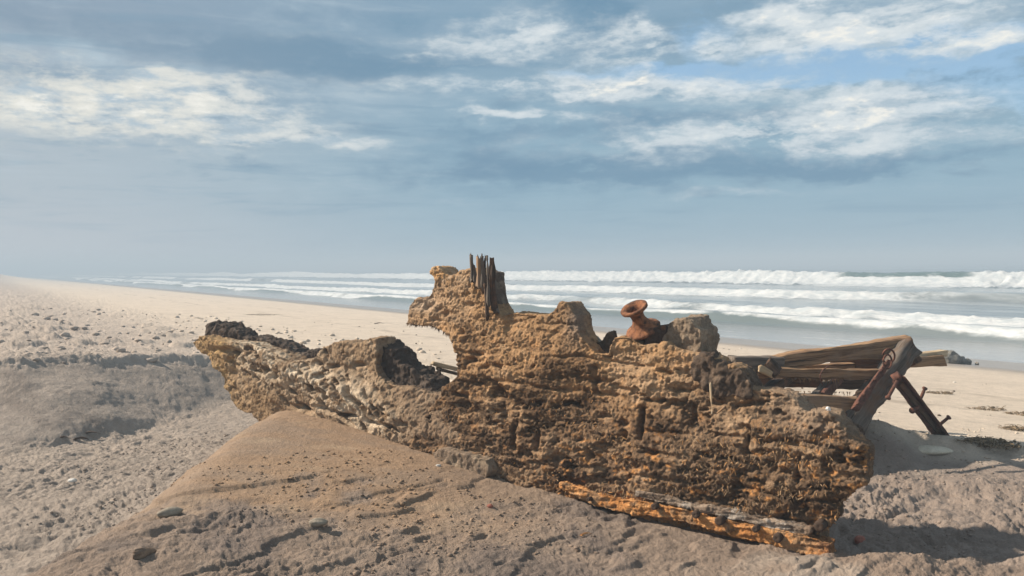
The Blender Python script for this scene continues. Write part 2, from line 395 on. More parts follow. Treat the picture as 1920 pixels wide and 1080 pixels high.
def ground(X, Y, full=False):
    X = np.asarray(X, float); Y = np.asarray(Y, float)
    s = NX * X + NY * Y
    beach = np.interp(s, [-600, -300, -200, -130, -60, -25, -8, -2, 1, 4, 8, 16, 22, 24.5, 27, 40, 90],
                      [4.4, 4.0, 3.4, 2.4, 1.5, 1.15, .88, .76, .62, .36, .02, -.56, -1.08, -1.27, -1.42, -2.3, -5])
    R = np.hypot(X, Y)
    far = ss(R, 60, 200)
    beach = beach + far * ss(s, 0, -60) * 1.5 * fbm2(X, Y, 0.014, 4, 40)
    beach = beach + ss(R, 110, 220) * ss(s, 16, -8) * (1.7 + 1.4 * fbm2(X, Y, 0.02, 3, 42))
    # excavation round the wreck
    d = poly_in_dist(X, Y, CREST)
    d = d + 0.30 * fbm2(X, Y, 0.8, 3, 3) + 0.045 * fbm2(X, Y, 4, 4, 8) * np.exp(-(d / 0.35) ** 2)
    floor_ = -0.09 + 0.05 * fbm2(X, Y, 0.6, 3, 5) + 0.10 * ss(X, 2.2, 5)
    bank = beach - np.maximum(d, 0) * (0.37 + 0.12 * ss(X, -5.5, -3.5) + 0.10 * n2d(X * .9, Y * .9, 66)) + 0.045 * np.exp(-(d / 0.10) ** 2)
    z = np.where(d > 0, smax(bank, floor_, 0.10), beach + 0.035 * np.exp(-(d / 0.25) ** 2))
    # rill relief down the bank face
    face = ss(d, 0.05, 0.3) * ss(z - floor_, 0.02, 0.15) * ss(X, 1.5, -2)
    ru = (X * 0.62 + Y * 0.78); rv = (Y * .62 - X * .78)
    z = z + face * (0.012 * fbm2(X, Y, 5.0, 4, 331, 0.55) + 0.012 * fbm2(ru * 6.0 + .8 * n2d(X * 1.5, Y * 1.5, 67), rv * 1.4, 1.0, 4, 21, 0.55) + 0.030 * fbm2(X, Y, 1.6, 3, 25))
    # mound of sand in front of the hull
    wob = 0.17 * fbm2(X, Y, 0.9, 4, 9, 0.6)
    hr = np.interp(Y, [0, 2, 4, 5, 6, 7.2, 7.9, 8.6], [-.02, .10, .21, .28, .34, .41, .42, .36])
    ridge = -2.36 + 0.05 * (Y - 5) + wob
    ux = X - ridge
    right = hr * (1 - 0.86 * ss(ux, -0.3, 3.6)) - 0.03
    left = hr + ux * 0.85 - 0.01
    md = smax(-smax(-right, -left, 0.17), floor_, 0.08)
    # falls away behind the line of the hull
    hd = ((X - HX0) * 0.598 + (Y - HY0) * 0.801)          # >0 behind the hull
    back = ss(hd, 0.55, -0.05)
    pit = ss(Y, 2.2, 0.2)
    mz = np.where(md > floor_, floor_ + (md - floor_) * back, md)
    in_d = ss(d, 0.3, 1.2)
    z = z + (smax(mz, z, 0.06) - z) * in_d
    mound = ss(mz - floor_, 0.02, 0.08) * in_d
    # heaps: beside the frame, lumps at lower right
    def heap(x, y, rx, ry, h, rot=0):
        c_, s_ = math.cos(rot), math.sin(rot); u = ((X - x) * c_ + (Y - y) * s_) / rx; v = (-(X - x) * s_ + (Y - y) * c_) / ry
        return h * np.exp(-(u * u + v * v) ** 1.3)
    q = P(1650, 800, 7.0); z = z + heap(q[0], 7.0, 0.30, 0.30, 0.17)
    z = z + heap(1.75, 4.25, 0.5, 0.28, 0.07) + heap(2.5, 4.15, 0.8, 0.3, 0.09) + heap(3.3, 4.2, 0.6, 0.4, 0.10)
    # loose relief
    px, py = proj(np.stack([X.ravel(), Y.ravel(), z.ravel()], 1)); px = px.reshape(X.shape); py = py.reshape(X.shape)
    tan = mound * np.exp(-(np.maximum(ux - 1.0, (0.6 - ux) * .8) / 1.3) ** 2) * ss(Y, 4.3, 5.3) * ss(fbm2(X, Y, 1.6, 5, 33, .6) * 1.3 + 1.3 * ss(Y, 4.4, 6.0), 0.25, 0.75)
    loose = np.clip(0.25 + 0.75 * ss(s, 9, 2), 0, 1) * ss(s, 23, 15)
    churn = ss(s, 4, 0.5)                                   # trampled dry sand at the left
    churn = np.maximum(churn, ss(d, 0.2, -0.2) * ss(s, 7, 3) * 0.5)
    rim = np.clip(in_d * ss(X, 1.2, 2.0), 0, 1)             # churned sand to the right of the hull
    lumpy = np.maximum(churn, rim) * (1 - 0.85 * tan) * (1 - 0.8 * face) * (1 - 0.65 * mound)
    warpx = X + 0.10 * n2d(X * 2.3, Y * 2.3, 61); warpy = Y + 0.10 * n2d(X * 2.3, Y * 2.3, 62)
    r1 = fbm2(warpx, warpy, 2.1, 4, 12, 0.55, True)
    r2 = fbm2(warpx, warpy, 7.5, 5, 15, 0.68)
    r3 = fbm2(warpx, warpy, 19.0, 3, 18, 0.6)
    r2b = fbm2(warpx * 0.8 + warpy * .6, warpy * 0.8 - warpx * .6, 11.0, 3, 16, 0.6, True)
    foot = np.clip(fbm2(warpx, warpy, 2.6, 4, 70) - 0.12, 0, 1)
    gl = 1 - 0.30 * in_d * ss(X, -1, -2.4) + 0.5 * rim
    z = z + lumpy * gl * (0.030 * r1 + 0.034 * r2 + 0.016 * r2b) - lumpy * foot * 0.08
    z = z + (0.35 + 0.65 * lumpy) * loose * (0.013 + 0.010 * lumpy) * (1 - .6 * face) * r3 * (1 - 0.5 * tan)
    z = z + (1 - lumpy) * loose * 0.012 * r2 * (1 - tan)
    edge = mound * (1 - 0.8 * tan)
    sm = fbm2((X * .85 + Y * .53) * 2.0 + .5 * n2d(X * 3, Y * 3, 5), (Y * .85 - X * .53) * 7.5 + .5 * n2d(X * 3, Y * 3, 6), 1.0, 5, 301, 0.62)
    sm2 = fbm2((X * .85 + Y * .53) * 7.0, (Y * .85 - X * .53) * 22, 1.0, 3, 306, 0.6)
    cl = fbm2(warpx * 1.0 + 5, warpy * 1.0, 5.5, 4, 27, 0.62, True)
    z = z + edge * (0.6 + 0.4 * lumpy) * (0.008 * cl + 0.015 * sm + 0.010 * sm2 + 0.007 * r3 + 0.008 * r2 * ss(tan, .5, 0) + 0.014 * fbm2(X + Y * .4, Y - X * .4, 2.3, 3, 29))
    # slumped steps and scoured scars on the mound
    scar = ss(fbm2((X + Y) * 0.9, (Y - X) * 2.2, 1.0, 4, 37), 0.05, 0.16)
    z = z - mound * ss(Y, 6.6, 5.4) * scar * 0.022
    z = z + tan * 0.010 * fbm2(X * 1.2 + Y * .5, Y * 3, 2.0, 4, 45)
    # explicit slump hollows seen in the photograph
    for hx, hy, ra, rb, dep, rot in ((385, 965, .20, .10, .045, .3), (640, 985, .22, .07, .035, .2), (470, 930, .14, .06, .02, .1)):
        qy = 1.45 * F / (hy - 505); qx = (hx - 960) / F * qy
        z = z - heap(qx, qy, ra, rb, dep, rot)
    # small clods on the upper beach
    up = ss(d, 0.0, -0.3) * ss(s, 6.5, 2.5) * ss(R, 90, 40)
    z = z + up * 0.065 * ss(fbm2(X, Y * 0.7, 2.4, 3, 51), 0.26, 0.62)
    if not full: return z
    # colour
    C = np.zeros(X.shape + (3,))
    pale = np.array([0.68, 0.58, 0.47]); grey = np.array([0.43, 0.365, 0.315]); gully = np.array([0.37, 0.31, 0.26])
    wetc = np.array([0.33, 0.285, 0.24]); tanc = np.array([0.37, 0.245, 0.150]); mcol = np.array([0.275, 0.205, 0.155]); rimc = np.array([0.31, 0.25, 0.21])
    C[:] = pale
    def mixc(w, col): C[:] = C * (1 - w[..., None]) + col * w[..., None]
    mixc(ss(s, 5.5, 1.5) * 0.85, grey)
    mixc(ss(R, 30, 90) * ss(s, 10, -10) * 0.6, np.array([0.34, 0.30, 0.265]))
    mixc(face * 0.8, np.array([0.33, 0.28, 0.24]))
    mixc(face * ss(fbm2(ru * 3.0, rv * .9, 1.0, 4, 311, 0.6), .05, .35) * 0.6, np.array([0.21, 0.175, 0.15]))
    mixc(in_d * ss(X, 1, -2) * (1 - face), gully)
    mixc(ss(s, 18.0, 20.5), wetc)
    mixc(ss(d, 0.0, 0.5) * ss(X, 0.5, 2.0), rimc)
    mixc(mound * 0.9, mcol)
    mixc(tan, tanc)
    mixc(tan * ss(fbm2(X * .8 + Y * .4, Y * 2.2, 1.3, 5, 321, 0.62), -.05, .35) * .6, np.array([0.30, 0.225, 0.165]))
    mixc(tan * ss(fbm2(X * .8, Y * 1.8, 1.9, 5, 323, 0.62), .1, .4) * .5, np.array([0.47, 0.35, 0.235]))
    # damp dark patches
    dp = ss(fbm2(X, Y, 1.9, 5, 81, 0.6), 0.12, 0.42)
    mixc(dp * mound * (1 - tan) * 0.6, np.array([0.16, 0.13, 0.115]))
    lt = ss(fbm2(X, Y, 1.1, 5, 85, 0.6), 0.14, 0.4)
    mixc(lt * np.clip(mound + rim + 0.5 * in_d, 0, 1) * (1 - tan) * 0.40, np.array([0.50, 0.435, 0.37]))
    # wrack lines of dark debris
    wl = np.exp(-((s - 9.6 - 0.5 * n2d(X * .25, Y * .25, 91)) / 0.22) ** 2) + np.exp(-((s - 12.2 - 0.6 * n2d(X * .2, Y * .2, 92)) / 0.3) ** 2) * .7
    wl = wl * ss(fbm2(X, Y, 3.0, 3, 93), -0.1, 0.4) + ss(fbm2(X, Y * .8, 2.2, 4, 94), 0.38, 0.5) * ss(s, 17, 9) * ss(s, 3, 5) * .35
    mixc(np.clip(wl, 0, 1) * 0.45 * ss(in_d, .5, 0), np.array([0.20, 0.15, 0.105]))
    wet = ss(s, 18.5, 21.5)
    return z, C, wet


def gz(x, y):
    return float(ground(np.array([x]), np.array([y]))[0])


def build_ground():
    az = np.concatenate([np.linspace(-180, -42, 40)[:-1], np.linspace(-42, -37, 12)[:-1], np.linspace(-37, 37, 1300), np.linspace(37, 42, 12)[1:], np.linspace(42, 180, 40)[1:-1]])
    az = np.radians(az)
    r = np.concatenate([[0.01, 1, 2, 2.6], 2562.0 / np.concatenate([np.arange(860, 352, -1.35), np.arange(352, 205, -0.5), np.arange(205, 1.5, -1.35)]), [1900, 2300, 2800]])
    A, Rr = np.meshgrid(az, r)
    X = (Rr * np.sin(A)); Y = (Rr * np.cos(A))
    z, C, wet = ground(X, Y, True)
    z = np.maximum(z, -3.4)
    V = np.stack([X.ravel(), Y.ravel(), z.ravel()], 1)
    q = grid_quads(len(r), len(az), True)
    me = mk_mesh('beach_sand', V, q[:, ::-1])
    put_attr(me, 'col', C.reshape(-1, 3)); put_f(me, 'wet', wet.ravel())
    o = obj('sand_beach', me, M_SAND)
    tag(o, 'pale dry sand beach with dug hollow and brown mound', kind='structure')


build_ground()


# ----------------------------------------------------------------- sea
def build_sea():
    def spacing(lo, hi, fn):
        v = [lo]
        while v[-1] < hi: v.append(v[-1] + fn(v[-1]))
        return np.array(v)
    crest = [(95.0, 1.55, 3.4, 4.6), (58.0, 0.55, 1.7, 3.6), (39.5, 0.36, 1.2, 3.0), (31.2, 0.42, 1.1, 2.2), (142.0, 0.5, 6, 8), (210.0, .7, 10, 14)]
    def fs(s_):
        base = max(0.25, s_ * s_ / 2600.0)
        near = min(abs(s_ - c_[0]) for c_ in crest[:4])
        if near < 9: base = min(base, 0.16 + near * 0.04 + s_ / 900)
        return min(base, 200)
    S = spacing(22.0, 3400, fs)
    T = np.concatenate([-spacing(1, 3000, lambda t: max(1.5, t / 12))[::-1], spacing(0.0, 3400, lambda t: max(0.22, t / 190.0))])
    TT, SS = np.meshgrid(T, S)
    wob = lambda k, f: 2.3 * fbm2(TT * f, SS * 0 + k * 3.1, 1.0, 3, 100 + k)
    z = np.full(SS.shape, SEA_Z); foam = np.zeros(SS.shape); green = np.zeros(SS.shape)
    for k, (c0, h, wf, wb) in enumerate(crest):
        amp = [3.2, 3.5, 3.2, 1.6, 6, 9][k]
        cc = c0 + amp * fbm2(TT * [0.018, .03, .04, .05, .01, .01][k], SS * 0 + k * 3.1, 1.0, 3, 100 + k)
        hh = h * (1.0 + 0.45 * fbm2(TT * [.03, .05, .08, .09, .02, .01][k], SS * 0 + 7 + k, 1.0, 3, 120 + k))
        u = SS - cc                                            # >0 seaward
        w = np.where(u < 0, np.exp(-(u / (wf * 0.55)) ** 2), np.exp(-(u / (wb * 1.3)) ** 2))
        z = z + hh * w
        rag = n2d(TT * 1.3, SS * 0.9, 140 + k) * 0.5 + n2d(TT * 3.4, SS * 3, 150 + k) * 0.3
        if k == 0:
            unb = ss(TT, 45, 49) * ss(TT, 68, 62) + 0.5 * ss(fbm2(TT * .06, SS * 0 + 3, 1, 2, 170), .25, .45) * ss(TT, 100, 130)
            unb = np.clip(unb, 0, 1)
            f_ = ss(u, 1.4, -0.6) * ss(u, -wf * 2.0, -wf * 0.8)
            f_top = ss(u, -1.1, -1.7) * ss(u, -wf * 3.2, -wf * 1.3)
            brk = 0.88 + 0.35 * fbm2(TT * .22, SS * .5, 1, 3, 171)
            foam = np.maximum(foam, (f_ * (1 - unb) + f_top * unb) * brk + .34 * unb * ss(u, 1.5, 0) * ss(u, -3, -1))
            green = np.maximum(green, unb * ss(u, 1.0, -0.3) * ss(u, -3.4, -2.2))
            z = z + 0.5 * (1 - .6 * unb) * np.maximum(f_, f_top) * rag
        elif k in (1, 2):
            f_ = ss(u, 1.0, -0.3) * ss(u, -wf * 1.9, -wf * 0.5)
            f_ = f_ * ss(fbm2(TT * .05, SS * 0 + k, 1, 2, 180 + k), -0.55, -0.15)
            foam = np.maximum(foam, f_ * (0.88 + 0.45 * fbm2(TT * .3, SS * .7, 1, 3, 172 + k))); z = z + 0.20 * f_ * rag
        elif k == 3:
            br = ss(fbm2(TT * .09, SS * 0 + k, 1, 2, 190), -0.1, 0.35)
            f_ = ss(u, 0.5, 0.0) * ss(u, -0.7, -0.1) + br * ss(u, 2.5, 1.0) * ss(u, -1.6, -0.6)
            foam = np.maximum(foam, np.clip(f_, 0, 1) * (0.75 + .4 * fbm2(TT * .5, SS, 1, 3, 177)))
            green = np.maximum(green, (1 - br) * ss(u, 0.2, -0.2) * ss(u, -1.6, -0.9) * 0.45)
    far = ss(SS, 100, 130)
    z = z + (0.035 + 0.10 * far) * fbm2(TT * .35, SS * 0.9, 1.0, 3, 200) * ss(SS, 29, 34)
    # residual foam between the breakers
    mid = ss(SS, 33, 38) * ss(SS, 98, 84)
    foam = np.maximum(foam, mid * 0.20 + mid * .26 * fbm2(TT * .05, SS * .25, 1, 3, 210))
    foam = np.maximum(foam, 0.22 * ss(SS, 24.0, 26) * ss(SS, 34, 30))
    # lace at the swash edge
    for e0, a0 in ((25.2, .55), (27.4, .42)):
        e = e0 + 0.9 * fbm2(TT * .10, SS * 0 + e0, 1, 3, 220)
        foam = np.maximum(foam, a0 * np.exp(-((SS - e) / 0.16) ** 2) * ss(fbm2(TT * .2, SS * 0, 1, 2, 230), -.3, .3))
    X = SS * NX - TT * NY; Y = SS * NY + TT * NX
    V = np.stack([X.ravel(), Y.ravel(), z.ravel()], 1)
    me = mk_mesh('sea', V, grid_quads(len(S), len(T)))
    if me.polygons[0].normal.z < 0: me.flip_normals()
    shal = ss(SS, 34, 24)
    put_attr(me, 'mask', np.stack([foam.ravel(), green.ravel(), shal.ravel()], 1))
    put_f(me, 'mid', mid.ravel())
    m, t, b = new_mat('sea_water'); p = geo_pos(t)
    fo, gr, sh = t.sep(attr_node(t, 'mask').outputs['Color'])
    sx = t.vmath('DOT_PRODUCT', p, (NX, NY, 0)); tx = t.vmath('DOT_PRODUCT', p, (-NY, NX, 0))
    st = t.comb(t.math('MULTIPLY', sx, 1.0), t.math('MULTIPLY', tx, 0.34), 0)
    na = t.noise(st, 1.1, 7, 0.66, 0.6); nb_ = t.noise(st, 4.5, 5, 0.65, 0.3)
    nn = t.math('ADD', t.math('MULTIPLY', na, 0.62), t.math('MULTIPLY', nb_, 0.38))
    fm = t.smooth(t.math('SUBTRACT', fo, t.math('MULTIPLY', nn, 1.0)), -0.16, 0.16)
    deep = t.mix(sh, (0.145, 0.17, 0.18, 1), (0.34, 0.335, 0.325, 1))
    soft = t.noise(t.comb(t.math('MULTIPLY', sx, .45), t.math('MULTIPLY', tx, .10), 0), 1.0, 6, 0.6)
    deep = t.mix(t.math('MULTIPLY', t.math('MULTIPLY', attr_node(t, 'mid').outputs['Fac'], 0.62), t.smooth(soft, .38, .66)), deep, (0.50, 0.54, 0.56, 1))
    deep = t.mix(gr, deep, (0.05, 0.095, 0.09, 1))
    wb_ = t.n.new('ShaderNodeBsdfPrincipled')
    t.l.new(deep, wb_.inputs['Base Color']); wb_.inputs['Roughness'].default_value = 0.16; wb_.inputs['IOR'].default_value = 1.33
    bp = t.n.new('ShaderNodeBump'); bp.inputs['Strength'].default_value = 0.35
    t.sock(t.math('SUBTRACT', 0.22, t.math('MULTIPLY', sh, 0.20)), bp.inputs['Distance'])
    hh = t.math('ADD', t.noise(st, 1.6, 5, 0.6), t.math('MULTIPLY', t.noise(st, 8, 4, 0.6), 0.25)); t.l.new(hh, bp.inputs['Height'])
    t.l.new(bp.outputs[0], wb_.inputs['Normal'])
    fcol = t.mix(t.smooth(t.noise(st, 2.2, 8, 0.75), 0.38, 0.62), (0.42, 0.47, 0.50, 1), (0.62, 0.64, 0.65, 1))
    t.l.new(fcol, b.inputs['Base Color']); b.inputs['Roughness'].default_value = 0.9
    bump(t, b, t.noise(st, 5, 6, 0.7), 0.6, 0.2)
    mx = t.n.new('ShaderNodeMixShader'); t.l.new(fm, mx.inputs[0]); t.l.new(wb_.outputs[0], mx.inputs[1]); t.l.new(b.outputs[0], mx.inputs[2])
    t.l.new(mx.outputs[0], t.n['Material Output'].inputs[0])
    o = obj('sea_water', me, m); tag(o, 'grey blue sea with rows of white breakers rolling to the beach', kind='structure')


build_sea()

# ----------------------------------------------------------------- the wreck
hull = empty('shipwreck_hull', (-0.6, 6.4, 0.0))
tag(hull, 'broken sand crusted ship hull section lying across a sand mound', 'shipwreck')
HO = np.array([-0.6, 6.4, 0.0])
HN = np.array([-0.598, -0.801, 0.0])            # outward, towards the camera and left


def slab(name, outline, yoff, lean, thick, voxel, shape_fn, color_fn, mat, parent, origin, face_n=HN, yf=hull_Y):
    """outline seen by the photographer's eye, set upright on the line of the hull, given thickness, rebuilt as fine voxels and roughened"""
    pts = []
    for px, py in outline:
        Y0 = yf(px) + yoff
        q = P(px, py, Y0)
        q = P(px, py, Y0 + lean * (q[2]))
        pts.append(q)
    pts = np.array(pts)
    bm = bmesh.new()
    fr = [bm.verts.new(p) for p in pts]
    bk = [bm.verts.new(p - face_n * thick) for p in pts]
    f1 = bm.faces.new(fr); f2 = bm.faces.new(bk[::-1])
    n = len(pts)
    for i in range(n):
        bm.faces.new((fr[(i + 1) % n], fr[i], bk[i], bk[(i + 1) % n]))
    bmesh.ops.triangulate(bm, faces=[f1, f2])
    bmesh.ops.recalc_face_normals(bm, faces=bm.faces)
    me = bpy.data.meshes.new(name); bm.to_mesh(me); bm.free()
    o = bpy.data.objects.new(name, me); COL.objects.link(o)
    md = o.modifiers.new('r', 'REMESH'); md.mode = 'VOXEL'; md.voxel_size = voxel; md.adaptivity = 0
    sm = o.modifiers.new('s', 'SMOOTH'); sm.iterations = 3
    dg = bpy.context.evaluated_depsgraph_get(); ev = o.evaluated_get(dg)
    m2 = bpy.data.meshes.new_from_object(ev, depsgraph=dg)
    o.modifiers.clear(); o.data = m2; bpy.data.meshes.remove(me)
    nv = len(m2.vertices)
    V = np.empty(nv * 3, np.float32); m2.vertices.foreach_get('co', V); V = V.reshape(-1, 3).astype(float)
    N = np.empty(nv * 3, np.float32); m2.vertices.foreach_get('normal', N); N = N.reshape(-1, 3).astype(float)
    px, py = proj(V); front = N @ face_n
    u = V @ np.array([-face_n[1], face_n[0], 0.0]) * -1; v = V[:, 2]
    disp, extra = shape_fn(V, N, px, py, front, u, v)
    V2 = V + N * disp[:, None] + extra
    Cc = color_fn(V, N, px, py, front, u, v, disp)
    m2.vertices.foreach_set('co', (V2 - origin).astype(np.float32).ravel())
    m2.polygons.foreach_set('use_smooth', np.ones(len(m2.polygons), bool))
    m2.update()
    put_attr(m2, 'col', np.clip(Cc, 0.004, 0.9))
    m2.materials.clear(); m2.materials.append(mat); m2.name = name
    o.parent = parent
    return o


def holes(px, py, lst):
    d = np.zeros(px.shape)
    for hx, hy, rx, ry, dep, rot in lst:
        c_, s_ = math.cos(math.radians(rot)), math.sin(math.radians(rot))
        u = ((px - hx) * c_ + (py - hy) * s_) / rx; v = (-(px - hx) * s_ + (py - hy) * c_) / ry
        d = d + dep * np.exp(-(u * u + v * v) ** 1.6)
    return d


HULL_HOLES = [(940, 733, 14, 9, .13, 20), (928, 715, 20, 6, .07, 30), (865, 738, 16, 7, .07, 10), (893, 766, 8, 4, .05, 0), (937, 767, 12, 4, .05, 8),
              (1014, 752, 7, 9, .08, 0), (1172, 790, 10, 9, .06, 0),
              (1172, 815, 8, 8, .06, 0), (1075, 758, 18, 4, .06, 5), (890, 677, 12, 6, .05, 10), (920, 686, 10, 4, .045, 0), (1003, 703, 8, 4, .04, 0),
              (1265, 757, 22, 6, .07, -20), (1330, 700, 18, 9, .05, 10), (1250, 700, 14, 5, .04, 0), (1090, 790, 22, 3, .05, 5), (1345, 760, 18, 5, .05, 10),
              (1280, 730, 30, 3, .04, 0), (1120, 712, 25, 4, .035, 0), (1400, 800, 16, 6, .05, 0), (1490, 830, 20, 6, .05, 20), (1330, 850, 14, 6, .05, 0),
              (1230, 850, 10, 7, .06, 0), (1370, 930, 14, 6, .05, 0), (1505, 945, 10, 14, .06, 0), (1420, 880, 20, 5, .05, 0), (1560, 870, 12, 6, .04, 30),
              (1050, 860, 10, 12, .06, 0), (1110, 850, 6, 12, .06, 0), (1145, 905, 14, 5, .04, 10), (960, 870, 10, 6, .05, 0), (1300, 905, 16, 5, .05, 0),
              (870, 620, 5, 5, .04, 0), (842, 590, 7, 5, .04, 0), (885, 572, 7, 5, .045, 0), (800, 575, 8, 6, .03, 0), (930, 790, 8, 4, .05, 0)]


def hull_shape(V, N, px, py, front, u, v):
    fr = np.clip(front, 0, 1)
    top = ss(py, 700, 600)
    low = ss(py, 740, 840)
    right = ss(px, 1000, 1250)
    cloud = fbm3(V, 2.2, 3, 5)
    d = 0.050 * cloud * (0.3 + 0.7 * fr)
    d += 0.026 * fbm3(V, 5.5, 4, 9, 0.55) * (0.45 + 0.55 * fr)
    # lumpy crust
    st = np.stack([V[:, 0] * 0.75, V[:, 1] * 0.75, V[:, 2] * 1.35], 1)
    w = st + 0.03 * np.stack([n3d(V * 9, 31), n3d(V * 9, 32), n3d(V * 9, 33)], 1)
    w = w * np.array([.8, .8, 1.5]); crust = fbm3(w, 17, 4, 14, 0.66, True)
    am = 0.75 * ss(fbm3(V, 2.6, 3, 21), -.25, .3)
    sc_ = 0.52 + 0.38 * ss(py + 60 * cloud, 640, 800)
    d += (0.004 + 0.014 * am) * crust * sc_
    d += 0.022 * sc_ * fbm3(V * np.array([.7, .7, 1.35]), 29, 4, 17, 0.72)
    d += 0.011 * fbm3(V, 60, 2, 19, 0.7)
    d *= (0.66 + 0.34 * fr)
    d += 0.022 * fbm3(V * np.array([1, 1, 2.2]), 13, 4, 29, 0.66) * ss(px, 1480, 1560)
    gg = fbm3(V * np.array([.9, .9, 1.9]), 6.5, 4, 22, 0.62)
    d -= 0.034 * ss(gg, 0.18, 0.30) * (0.25 + 0.75 * ss(py, 640, 760)) * fr
    # ledges along the old planks
    led = v * 9.5 + 0.22 * u + 1.5 * fbm3(V, 1.6, 3, 23) + 0.35 * fbm3(V, 7, 2, 24)
    saw = led - np.floor(led)
    mask = (0.35 + 0.65 * ss(py, 640, 740)) * ss(fbm3(V, 2.6, 2, 28), -0.35, 0.25)
    d += 0.011 * (ss(saw, 0.0, 0.75) - 1.15 * ss(saw, 0.80, 1.0)) * mask * fr
    # open seams between the old planks, and a few upright splits
    for zc, wd, dp, k_ in ((1.28, .010, .03, 1), (1.02, .012, .045, 2), (.80, .014, .05, 3), (.60, .012, .05, 4), (.42, .014, .05, 5), (.26, .012, .045, 6)):
        zz = v - zc - 0.05 * n3d(V * 1.3, 80 + k_) - 0.02 * n3d(V * 5, 90 + k_) - 0.008 * n3d(V * 18, 95 + k_)
        d -= 0.5 * dp * np.exp(-(zz / wd) ** 2) * ss(fbm3(V, 2.2, 3, 100 + k_), -0.05, 0.2) * ss(front, .2, .6)
    for xc, y0, y1, dp in ((1013, 785, 840, .09), (1207, 765, 822, .10), (972, 790, 840, .06), (1120, 690, 735, .04), (1405, 800, 850, .05), (1300, 760, 800, .04), (1500, 850, 905, .05)):
        xx = px - xc - 5 * n3d(V * 9, 110); d -= dp * np.exp(-(xx / 4.0) ** 2) * ss(py, y0 - 8, y0 + 5) * ss(py, y1 + 8, y1 - 5) * ss(front, .2, .6)
    # torn fibres hanging down
    fib = fbm3(np.stack([u * 24 + 3.5 * fbm3(V, 5, 3, 44), v * 6 + 2.5 * fbm3(V, 6, 3, 45), V[:, 1] * 9], 1), 1.0, 4, 40, 0.66)
    d += 0.020 * fib * low * fr * ss(fbm3(V, 3.2, 2, 46), -0.25, 0.3)
    # pock marks
    pk = fbm3(V * np.array([1, 1, 1.8]), 11, 4, 50, 0.6)
    d -= 0.040 * ss(pk, 0.22, 0.55) * fr * (1 - 0.6 * top)
    d -= holes(px + 9 * n3d(V * 13, 52), py + 7 * n3d(V * 13, 53), HULL_HOLES) * ss(front, 0.0, 0.5) * 0.9
    # bulge of the lower strake
    bl = ss(py, 900, 1000)
    ex = HN[None, :] * (0.05 * low * (1 - bl))[:, None]
    # the upright block leans a little forward in the middle
    ex = ex + HN[None, :] * (0.07 * np.exp(-((px - 1000) / 130) ** 2 - ((py - 690) / 90) ** 2))[:, None]
    return d, ex


def cmix(C, w, col):
    w = np.clip(w, 0, 1)[:, None]; return C * (1 - w) + np.array(col) * w


def hull_color(V, N, px, py, front, u, v, disp):
    n = len(V)
    C = np.tile(np.array([0.45, 0.275, 0.142]), (n, 1))
    a = fbm3(V, 3.5, 4, 60, 0.6); b_ = fbm3(V, 11, 4, 64, 0.6); c_ = fbm3(V, 26, 3, 68, 0.6)
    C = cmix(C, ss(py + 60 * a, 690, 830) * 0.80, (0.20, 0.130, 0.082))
    C = cmix(C, ss(px + 80 * a, 1180, 1330) * ss(py, 660, 700) * 0.35, (0.22, 0.16, 0.11))
    C = cmix(C, ss(b_, 0.05, 0.40) * 0.5, (0.45, 0.31, 0.19))
    C = cmix(C, ss(b_, -0.06, -0.38) * 0.7, (0.13, 0.082, 0.05))
    m_ = fbm3(V * np.array([1, 1, 1.6]), 2.4, 5, 66, 0.62)
    C = cmix(C, ss(m_, 0.02, 0.26) * (0.25 + 0.55 * ss(py, 620, 720)), (0.11, 0.068, 0.04))
    C = cmix(C, ss(m_, -0.08, -0.30) * 0.5, (0.44, 0.31, 0.20))
    # dark wet wood
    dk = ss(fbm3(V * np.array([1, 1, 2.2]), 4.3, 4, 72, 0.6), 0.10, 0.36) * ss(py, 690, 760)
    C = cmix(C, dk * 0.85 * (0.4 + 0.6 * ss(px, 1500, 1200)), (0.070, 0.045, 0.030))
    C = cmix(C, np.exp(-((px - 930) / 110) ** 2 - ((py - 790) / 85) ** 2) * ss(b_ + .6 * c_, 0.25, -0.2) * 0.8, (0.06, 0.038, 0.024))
    # orange bare wood showing where crust is torn off
    orr = ss(fbm3(V * np.array([1, 1, 1.7]), 17, 4, 76, 0.66), 0.14, 0.34) * (0.55 * ss(py, 770, 860) * ss(px, 980, 1080) + 0.25 * ss(py, 560, 640))
    C = cmix(C, orr * 0.95 * ss(c_, -0.3, 0.05), (0.60, 0.29, 0.10))
    lowo = ss(py - (915 + (px - 1200) * 0.22) + 22 * b_, 8, 40) * ss(px, 1020, 1060)
    C = cmix(C, lowo * (0.35 + 0.5 * ss(c_, -0.3, 0.3)), (0.56, 0.27, 0.10))
    # grey sand dusting at right and on horn
    C = cmix(C, ss(px + 40 * b_, 1380, 1520) * ss(py + 30 * b_, 860, 760) * 0.5, (0.33, 0.26, 0.20))
    C = cmix(C, np.exp(-((px - 1085) / 22) ** 2 - ((py - 605) / 40) ** 2) * 0.9, (0.20, 0.16, 0.13))
    C = cmix(C, np.exp(-((px - 820) / 16) ** 2 - ((py - 510) / 14) ** 2) * 0.85, (0.62, 0.36, 0.15))
    C = cmix(C, ss(py, 560, 520) * ss(px, 900, 850) * 0.4 * ss(c_, -.2, .3), (0.52, 0.42, 0.31))
    C = cmix(C, np.exp(-((px - 795) / 25) ** 2 - ((py - 570) / 14) ** 2) * 0.5, (0.60, 0.50, 0.40))
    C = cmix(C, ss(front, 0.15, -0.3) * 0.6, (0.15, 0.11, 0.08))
    return C * (1 + 0.25 * c_)[:, None]


